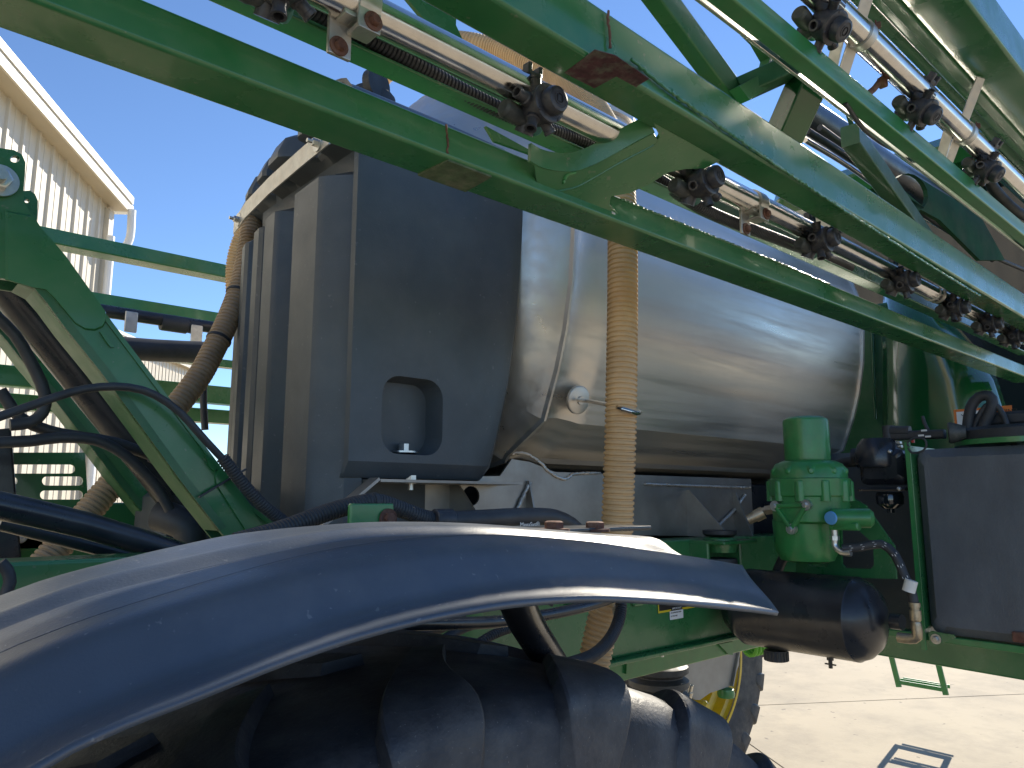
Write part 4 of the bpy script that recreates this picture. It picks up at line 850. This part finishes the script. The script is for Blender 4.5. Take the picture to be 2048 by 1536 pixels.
# pipe clamps
def clamp1(p, nm='pipe_clamp'):
    b_ = part(nm, join(lathe([(.0228, -.014), (.0262, -.014), (.0262, .014), (.0228, .014)], p, (1, 0, 0), 24), box(p + Vector((0, -.006, -.034)), (.030, .028, .006), .002), box(p + Vector((0, -.020, -.024)), (.030, .005, .03), .001), box(p + Vector((-.022, .01, -.042)), (.030, .006, .05), .001), box(p + Vector((-.012, .0, -.022)), (.034, .03, .006), .001)), 'galvanised', sp, 'galvanised bracket clamping the spray pipe')
    part('bolt', hexbolt(p + Vector((.004, -.023, -.026)), (0, -1, 0), .007, .005), 'rust', b_); part('bolt', hexbolt(p + Vector((-.024, .006, -.056)), (0, -1, 0), .007, .005), 'rust', b_)
for px in (722, 1508): clamp1(pipe_at(px))
part('hose_clamp', join(*[lathe([(.0228, 0), (.0255, .001), (.0255, .009), (.0228, .01)], pipe_at(px), (1, .15 * s, 0), 24) for px, s in ((1862, 1), (1872, -1))]), 'galvanised', sp)

# ---------------------------------------------------------- outer boom section (upper right)
C0, C1 = Vector((-1.8, .525, H + 1.44 * .51)), Vector((3.6, .525, H + 1.44 * .51))
cc_ = part('upper_boom_beam', beam(C0, C1, .030, .040, .004, 6), 'green_bright', sp, 'slim green upper beam of the outer boom')
part('trim_strip', beam(C0 + Vector((0, .022, -.014)), C1 + Vector((0, .022, -.014)), .006, .012, .001), 'pipe_steel', cc_)
DZ = 2.92
Dm = part('outer_boom_beam', join(beam((-1.8, .43, DZ + .05), (3.6, .43, DZ + .05), .128, .10, .008, 6), beam((-1.8, .505, DZ + .03), (3.6, .505, DZ + .03), .05, .006, .002)), 'green_paint', sp, 'wide green outermost boom beam against the sun')
part('channel_strip', beam((-1.8, .462, DZ - .004), (3.6, .462, DZ - .004), .020, .008, .002), 'green_dusty', Dm)
PIPE2 = (.485, H + 1.685 * .485)
part('spray_pipe', tube([Vector((-1.7, *PIPE2)), Vector((3.4, *PIPE2))], .023, 24, 1.0), 'pipe_steel', sp, 'polished steel spray pipe of the outer boom')
for px in (1655, 1842, 1972): nozzle(pipe_at(px, *PIPE2) + Vector((0, 0, 0)), 0, .75, 'black nozzle body on the outer boom pipe')
part('cable_conduit', corrugated([PY(1590, -30, .545), PY(1680, 60, .545), PY(1800, 170, .545), PY(1900, 262, .545), PY(2060, 400, .545)], .010, .006, .002, 14, 4), 'black_rubber', sp, 'black corrugated conduit of the outer boom')
part('cable', tube([PY(1690, 205, .53), PY(1730, 260, .55), PY(1790, 300, .56), PY(1850, 312, .55), PY(1900, 330, .54)], .0045, 10), 'black_rubber', sp)
part('cable', tube([PY(1640, 255, .76), PY(1700, 300, .76), PY(1760, 352, .76), PY(1850, 430, .76), PY(1960, 500, .76), PY(2060, 545, .76)], .008, 10), 'black_rubber', sp)
part('hose', tube([PY(1960, 330, .60), PY(1990, 380, .62), PY(2030, 420, .62), PY(2070, 440, .62)], .016, 14), 'black_rubber', sp)
def vbracket(px):
    p = pipe_at(px, *PIPE2)
    b_ = part('strap_bracket', join(beam(p + Vector((.01, .045, -.065)), p + Vector((-.03, -.05, .10)), .024, .004, .001), beam(p + Vector((-.03, .045, -.065)), p + Vector((-.045, .01, .02)), .022, .004, .001), box(p + Vector((.02, -.018, .006)), (.028, .004, .022), .001), lathe([(.0228, -.01), (.0262, -.01), (.0262, .01), (.0228, .01)], p, (1, 0, 0), 22)), 'galvanised', sp, 'pale metal strap bracket on the outer boom')
    part('bolt', hexbolt(p + Vector((.012, -.022, .012)), (.3, -1, 0), .006, .005), 'rust', b_)
for px in (1722, 1928): vbracket(px)
part('pivot_link', join(tube([PY(1725, 195, .52), PY(1748, 178, .52), PY(1762, 160, .51), PY(1778, 150, .50)], .006, 10), lathe([(.011, -.006), (.011, .006)], PY(1765, 165, .51), (0, -1, 0), 16)), 'rust', sp)
# braces between the sections
part('boom_brace', plate([PY(a, b_, .62) for a, b_ in ((1500, 60), (1520, 80), (1540, 115), (1534, 142), (1478, 172), (1500, 200), (1560, 160), (1640, 130), (1600, 60))], (0, .02, 0)), 'green_paint', sp, smooth=0)
part('boom_brace', beam(PY(1470, 185, .66), PY(1610, 122, .58), .05, .035, .004), 'green_dusty', sp)
part('boom_brace', beam(PY(1560, 290, .66), PY(1618, 160, .58), .06, .05, .004), 'green_gloss', sp)
part('boom_brace', beam(PY(1880, 520, .80), PY(1700, 270, .66), .04, .05, .004), 'green_dusty', sp)
part('boom_brace', plate([PY(a, b_, .74) for a, b_ in ((1700, 225), (1745, 260), (1960, 430), (2010, 520), (1960, 520), (1880, 440), (1770, 380), (1735, 330))], (0, .012, 0), holes=[[PY(1822 + 26 * math.cos(t_) - 22 * math.sin(t_), 385 + 30 * math.cos(t_) + 40 * math.sin(t_) * .6, .74) for t_ in [2 * PI * i / 18 for i in range(18)]]]), 'green_matte', sp, smooth=0)
part('hydraulic_line', tube([PY(1615, 262, .80), PY(1690, 310, .80), PY(1800, 390, .80), PY(1900, 460, .80), PY(1985, 520, .80)], .009, 12), 'black_rubber', sp, 'black hydraulic line along the boom')
part('hydraulic_line', tube([PY(1610, 280, .82), PY(1700, 335, .82), PY(1820, 420, .82), PY(1950, 490, .82)], .007, 12), 'pipe_steel', sp)
part('boom_cylinder', tube([PY(1600, 225, .95), PY(1900, 420, .95)], .05, 20, 1.0), 'black_paint', sp)
part('upper_brace_beam', beam(PY(1300, -30, .66), PY(1460, 185, .66), .03, .05, .004), 'green_paint', sp)
# ---------------------------------------------------------- rear lift arms, cylinders, rear frame (left)
arm_px = [(-60, 300), (0, 296), (28, 300), (44, 309), (51, 325), (50, 350), (47, 380), (48, 405), (64, 430), (85, 462), (160, 560), (250, 680), (340, 800), (430, 920), (500, 1010), (545, 1045), (580, 1062),
          (580, 1110), (480, 1110), (440, 1062), (360, 960), (280, 850), (200, 742), (130, 655), (95, 607), (70, 578), (40, 562), (0, 556), (-60, 556)]
def arm(Y, dpx=None, label=None):
    k = Y / 1.5
    V0 = [PY(a, b_, 1.5) for a, b_ in arm_px]; hole = [PY(30 + 10 * math.cos(t_), 318 + 7 * math.sin(t_), 1.5) for t_ in [2 * PI * i / 16 for i in range(16)]]
    dy = Vector((0, Y - 1.5, 0))
    a_ = part('lift_arm', plate([p + dy for p in V0], (0, .012, 0), holes=[[p + dy for p in hole]]), 'green_paint', sp, label, smooth=0)
    # lower and upper flanges of the box section
    lo = [V0[i] for i in (19, 20, 21, 22, 23, 24, 25, 26)]; p = [q + dy + Vector((0, .045, 0)) for q in lo]
    V, F = [], []
    for q in lo: V += [q + dy + Vector((0, -.001, 0)), q + dy + Vector((0, .085, 0)), q + dy + Vector((.012, .085, .008)), q + dy + Vector((.012, -.001, .008))]
    for i in range(len(lo) - 1):
        for j in range(4): F.append((i * 4 + j, i * 4 + (j + 1) % 4, (i + 1) * 4 + (j + 1) % 4, (i + 1) * 4 + j))
    part('flange', (V, F), 'green_dusty', a_, smooth=0)
    hi = [V0[i] for i in range(8, 17)]; V, F = [], []
    for q in hi: V += [q + dy + Vector((0, -.004, 0)), q + dy + Vector((0, .085, 0)), q + dy + Vector((-.006, .085, -.006)), q + dy + Vector((-.006, -.004, -.006))]
    for i in range(len(hi) - 1):
        for j in range(4): F.append((i * 4 + j, i * 4 + (j + 1) % 4, (i + 1) * 4 + (j + 1) % 4, (i + 1) * 4 + j))
    part('flange', (V, F), 'green_paint', a_, smooth=0)
    part('back_plate', plate([q + dy + Vector((0, .085, 0)) for q in V0], (0, .008, 0)), 'green_dusty', a_, smooth=0)
    # pressed reinforcement plates
    def press(px):
        o = [PY(a, b_, 1.5) + dy for a, b_ in px]; V, F = [], []; n_ = len(o); cen = sum(o, Vector()) / n_
        for q in o: V.append(q + Vector((0, 0, 0)))
        for q in o: V.append(cen + (q - cen) * .96 + Vector((0, -.006, 0)))
        F.append(tuple(range(n_, 2 * n_)))
        for i in range(n_): F.append((i, (i + 1) % n_, (i + 1) % n_ + n_, i + n_))
        return V, F
    part('pressing', press([(60, 575), (90, 580), (110, 600), (150, 648), (170, 660), (190, 662), (206, 655), (214, 640), (212, 625), (130, 510), (60, 430), (10, 420), (10, 560)]), 'green_paint', a_)
    part('pressing', press([(198, 664), (205, 664), (226, 690), (227, 696), (220, 696), (208, 680)]), 'green_paint', a_)
    part('pressing', press([(432, 942), (440, 937), (448, 942), (525, 1052), (490, 1062), (430, 968), (428, 952)]), 'green_paint', a_)
    part('pressing', press([(408, 912), (414, 911), (424, 928), (432, 936), (428, 942), (418, 936)]), 'green_paint', a_)
    return a_
a1 = arm(1.5, label='near green lift arm with pressed ribs beside the black tank')
arm(1.93, label='rear green lift arm behind the first')
part('ear', plate([PY(a, b_, 1.66) for a, b_ in ((45, 382), (60, 381), (70, 388), (76, 402), (74, 440), (45, 440))], (0, .012, 0), holes=[[PY(54 + 5 * math.cos(t_), 402 + 4 * math.sin(t_), 1.66) for t_ in [2 * PI * i / 12 for i in range(12)]]]), 'green_paint', a1, smooth=0)
part('pivot_bolt', join(lathe([(.028, 0), (.028, .006)], PY(0, 362, 1.495), (0, -1, 0), 28), hexbolt(PY(-2, 360, 1.489), (0, -1, 0), .018, .016, False), lathe([(.010, 0), (.010, .03)], PY(-2, 358, 1.475), (0, -1, 0), 14)), 'zinc', a1)
part('cable_tie', beam(PY(398, 994, 1.488), PY(492, 938, 1.488), .008, .004, .001), 'black_rubber', a1)
part('cylinder', tube([PY(10, 560, 1.74), PY(350, 985, 1.74)], .042, 22, 1.0), 'black_paint', sp, 'black hydraulic cylinder between the lift arms')
part('cylinder', tube([PY(-30, 1005, 1.40), PY(170, 1050, 1.42), PY(360, 1108, 1.44)], .022, 20, .2), 'black_paint', sp, 'black cylinder lying low behind the fender')
part('cylinder_label', box(PY(90, 1036, 1.395), (.02, .002, .012), .0005), 'white_label', sp)
part('tie_rod', tube([PY(0, 1045, 1.55), PY(330, 1130, 1.55)], .014, 14, 1.0), 'black_paint', sp)
part('dusty_pipe', tube([PY(275, 880, 1.80), PY(305, 940, 1.80), PY(335, 990, 1.80), PY(372, 1012, 1.80), PY(405, 1020, 1.80)], .030, 16), 'black_rubber', sp)
for pts, Y, r in (([(-20, 840), (60, 812), (140, 785), (200, 774), (260, 775), (310, 790), (360, 825), (410, 880), (452, 925)], 1.46, .0075), ([(-20, 622), (30, 670), (70, 740), (90, 790), (85, 825), (60, 845), (20, 850)], 1.62, .011), ([(0, 780), (40, 835), (100, 862), (170, 875), (230, 885), (300, 910)], 1.66, .011), ([(-10, 885), (60, 882), (120, 875), (190, 880), (250, 910), (310, 970), (340, 1020)], 1.64, .011), ([(300, 915), (330, 930), (350, 925)], 1.6, .009), ([(0, 1125), (14, 1140), (20, 1165), (8, 1195)], 1.24, .008)):
    part('cable', tube([PY(a, b_, Y) for a, b_ in pts], r, 12), 'black_rubber', sp, smooth=60)
part('cable_sleeve', corrugated([PY(445, 915, 1.462), PY(480, 960, 1.462), PY(520, 1005, 1.462), PY(570, 1045, 1.462)], .0125, .006, .0018, 14, 4), 'black_rubber', sp)
# slotted green plate and rear cross frame
slots = []
for (x0, x1, y) in ((-40, 150, 938), (-40, 35, 962), (84, 166, 962), (-40, 32, 990), (80, 166, 990), (78, 155, 1018)):
    h_ = 9; o = []
    for cx_, a0 in ((x1 - h_, -90), (x0 + h_, 90)):
        for k in range(7): a = math.radians(a0 + 180 * k / 6); o.append(PY(cx_ + h_ * math.cos(a), y + h_ * math.sin(a), 2.25))
    slots.append(o)
part('slotted_plate', plate([PY(a, b_, 2.25) for a, b_ in ((-60, 905), (170, 905), (176, 1000), (230, 1105), (230, 1140), (-60, 1140))], (0, .008, 0), holes=slots), 'green_paint', sp, 'green slotted plate at the rear frame', smooth=0)
for px, py in ((5, 1073), (41, 1074)): part('rivet', hexbolt(PY(px, py, 2.248), (0, -1, 0), .009, .006), 'zinc', sp)
part('rear_frame', beam((-.6, 1.34, 1.868), (.62, 1.34, 1.864), .10, .09, .006), 'green_paint', sp, 'green rear frame beam behind the fender')
part('rear_frame', beam((-.6, 2.3, 1.93), (1.2, 2.3, 1.93), .10, .12, .006), 'green_paint', sp)
part('rear_post', beam(PY(-10, 860, 2.2), PY(10, 1120, 2.2), .06, .06, .006), 'black_paint', sp)
part('elbow_hose', tube([PY(318, 1030, 1.75), PY(350, 1040, 1.72), PY(378, 1060, 1.70), PY(382, 1110, 1.70)], .034, 18), 'black_rubber', sp)
part('black_box', box(PY(395, 1080, 1.9), (.25, .2, .25), .02), 'black_plastic', sp)

# far boom wing folded on the other side
def far_beam(px, py_t, py_b, Y, w, mat_='green_paint', name='far_boom_beam', label=None, x0=-1.5, x1=5.0):
    a, b_ = PY(px, py_t, Y), PY(px, py_b, Y); zc_ = (a.z + b_.z) / 2; return part(name, beam((x0, Y + w / 2, zc_), (x1, Y + w / 2, zc_), w, abs(a.z - b_.z), .006), mat_, sp, label)
far_beam(200, 476, 505, 3.5, .10, label='green beam of the far folded boom')
far_beam(300, 602, 636, 3.5, .12, 'green_bright')
far_beam(300, 700, 716, 3.4, .06)
far_beam(100, 738, 778, 3.5, .08); far_beam(200, 800, 830, 3.6, .08)
part('far_pipe', join(*[tube([Vector((-1.5, 3.42, PY(px, py, 3.42).z)), Vector((4, 3.42, PY(px, py, 3.42).z))], r, 16, 2.0) for px, py, r in ((300, 636, .028),)]), 'black_paint', sp, 'black pipe of the far boom')
q = PY(345, 648, 3.42); part('coupling', join(lathe([(.034, -.05), (.036, -.04), (.036, .06), (.030, .065), (.033, .10), (.033, .12)], q, (1, 0, 0), 20)), 'black_rubber', sp)
part('far_hose', tube([PY(-40, 655, 3.1), PY(60, 665, 3.1), PY(200, 690, 3.1), PY(300, 700, 3.1), PY(420, 705, 3.1)], .045, 16), 'black_rubber', sp)
for a in ((262, 644), (393, 670)): part('pipe_hanger', box(PY(a[0], a[1], 3.38), (.05, .01, .09), .003), 'galvanised', sp)
part('clip', box(PY(88, 724, 3.4), (.04, .02, .06), .003), 'galvanised', sp)
part('drop_hose', tube([PY(408, 742, 2.6), PY(407, 800, 2.6), PY(410, 860, 2.6)], .012, 12), 'black_rubber', sp)

# ---------------------------------------------------------- hoses on and behind the fender
hs = part('wrapped_hose', corrugated([PY(470, 1085, 1.15), PY(560, 1060, 1.15), PY(640, 1030, 1.15), (PY(700, 1012, 1.15)), PY(752, 1004, 1.15), PY(800, 1018, 1.15), PY(850, 1036, 1.15), PY(885, 1040, 1.15)], .0155, .006, .0015, 16, 4), 'black_rubber', sp, 'black ribbed hose lying behind the fender')
part('cable_tie', lathe([(.0165, -.004), (.0175, -.004), (.0175, .004), (.0165, .004)], PY(748, 1005, 1.15), (1, 0, 0), 20), 'black_rubber', hs)
hh = part('rubber_hose', tube([PY(885, 1042, 1.14), PY(960, 1038, 1.13), PY(1050, 1033, 1.12), PY(1110, 1036, 1.12), PY(1150, 1058, 1.12), PY(1160, 1090, 1.12)], .018, 18), 'black_rubber', sp, 'black rubber hose with white print behind the fender')
part('joint', lathe([(.019, -.02), (.021, -.018), (.021, .018), (.019, .02)], PY(886, 1040, 1.14), (1, -.1, 0), 20), 'nozzle_plastic', hh)
text('MegaSys\u00ae', .013, Matrix.Translation(PY(1040, 1054, 1.098)) @ FACE_Y, 'white_label', hh)
part('green_tab', box(PY(742, 1034, 1.10), (.085, .012, .045), .003), 'green_bright', sp, 'small green bracket tab behind the fender')
part('hose_clip', lathe([(.012, 0), (.012, .006)], PY(745, 1000, 1.17), (0, -1, 0), 20), 'green_bright', sp)
part('bolt', hexbolt(PY(776, 1037, 1.092), (0, -1, 0), .010, .008), 'rust', sp)
part('curved_conduit', corrugated([PY(1243, 1180, 1.08), PY(1240, 1230, 1.07), PY(1222, 1275, 1.05), PY(1190, 1308, 1.03), PY(1150, 1325, 1.0), PY(1110, 1335, .98)], .013, .006, .002, 16, 4), 'black_rubber', sp, 'black corrugated conduit curving in front of the tan hose')
part('conduit', corrugated([PY(760, 1262, 1.12), PY(810, 1275, 1.12), PY(850, 1290, 1.12), PY(900, 1298, 1.12), PY(960, 1305, 1.1)], .011, .006, .002, 14, 4), 'black_rubber', sp)
part('conduit', corrugated([PY(930, 1305, 1.2), PY(985, 1270, 1.2), PY(1040, 1250, 1.22), PY(1130, 1220, 1.25), PY(1200, 1200, 1.26)], .010, .006, .002, 14, 4), 'black_rubber', sp)
for pts, Y, r in (([(850, 1320), (880, 1285), (930, 1255), (990, 1240)], 1.25, .010), ([(770, 1330), (820, 1280), (870, 1250), (920, 1230)], 1.35, .022)):
    part('hose', tube([PY(a, b_, Y) for a, b_ in pts], r, 14), 'black_rubber', sp)
part('axle_bracket', join(box(PY(745, 1300, 1.2), (.09, .02, .12), .004), box(PY(700, 1310, 1.25), (.05, .05, .14), .004)), 'green_paint', sp)
part('bolt', hexbolt(PY(770, 1305, 1.185), (0, -1, 0), .012, .008), 'rust', sp)
part('axle_bracket', box(PY(640, 1330, 1.3), (.16, .05, .16), .004), 'green_paint', sp)
part('bracket_bolt', lathe([(.010, 0), (.010, .02), (.006, .02), (.006, .04)], PY(1233, 1215, 1.12), (-.6, -.6, -.6), 6), 'zinc', sp)
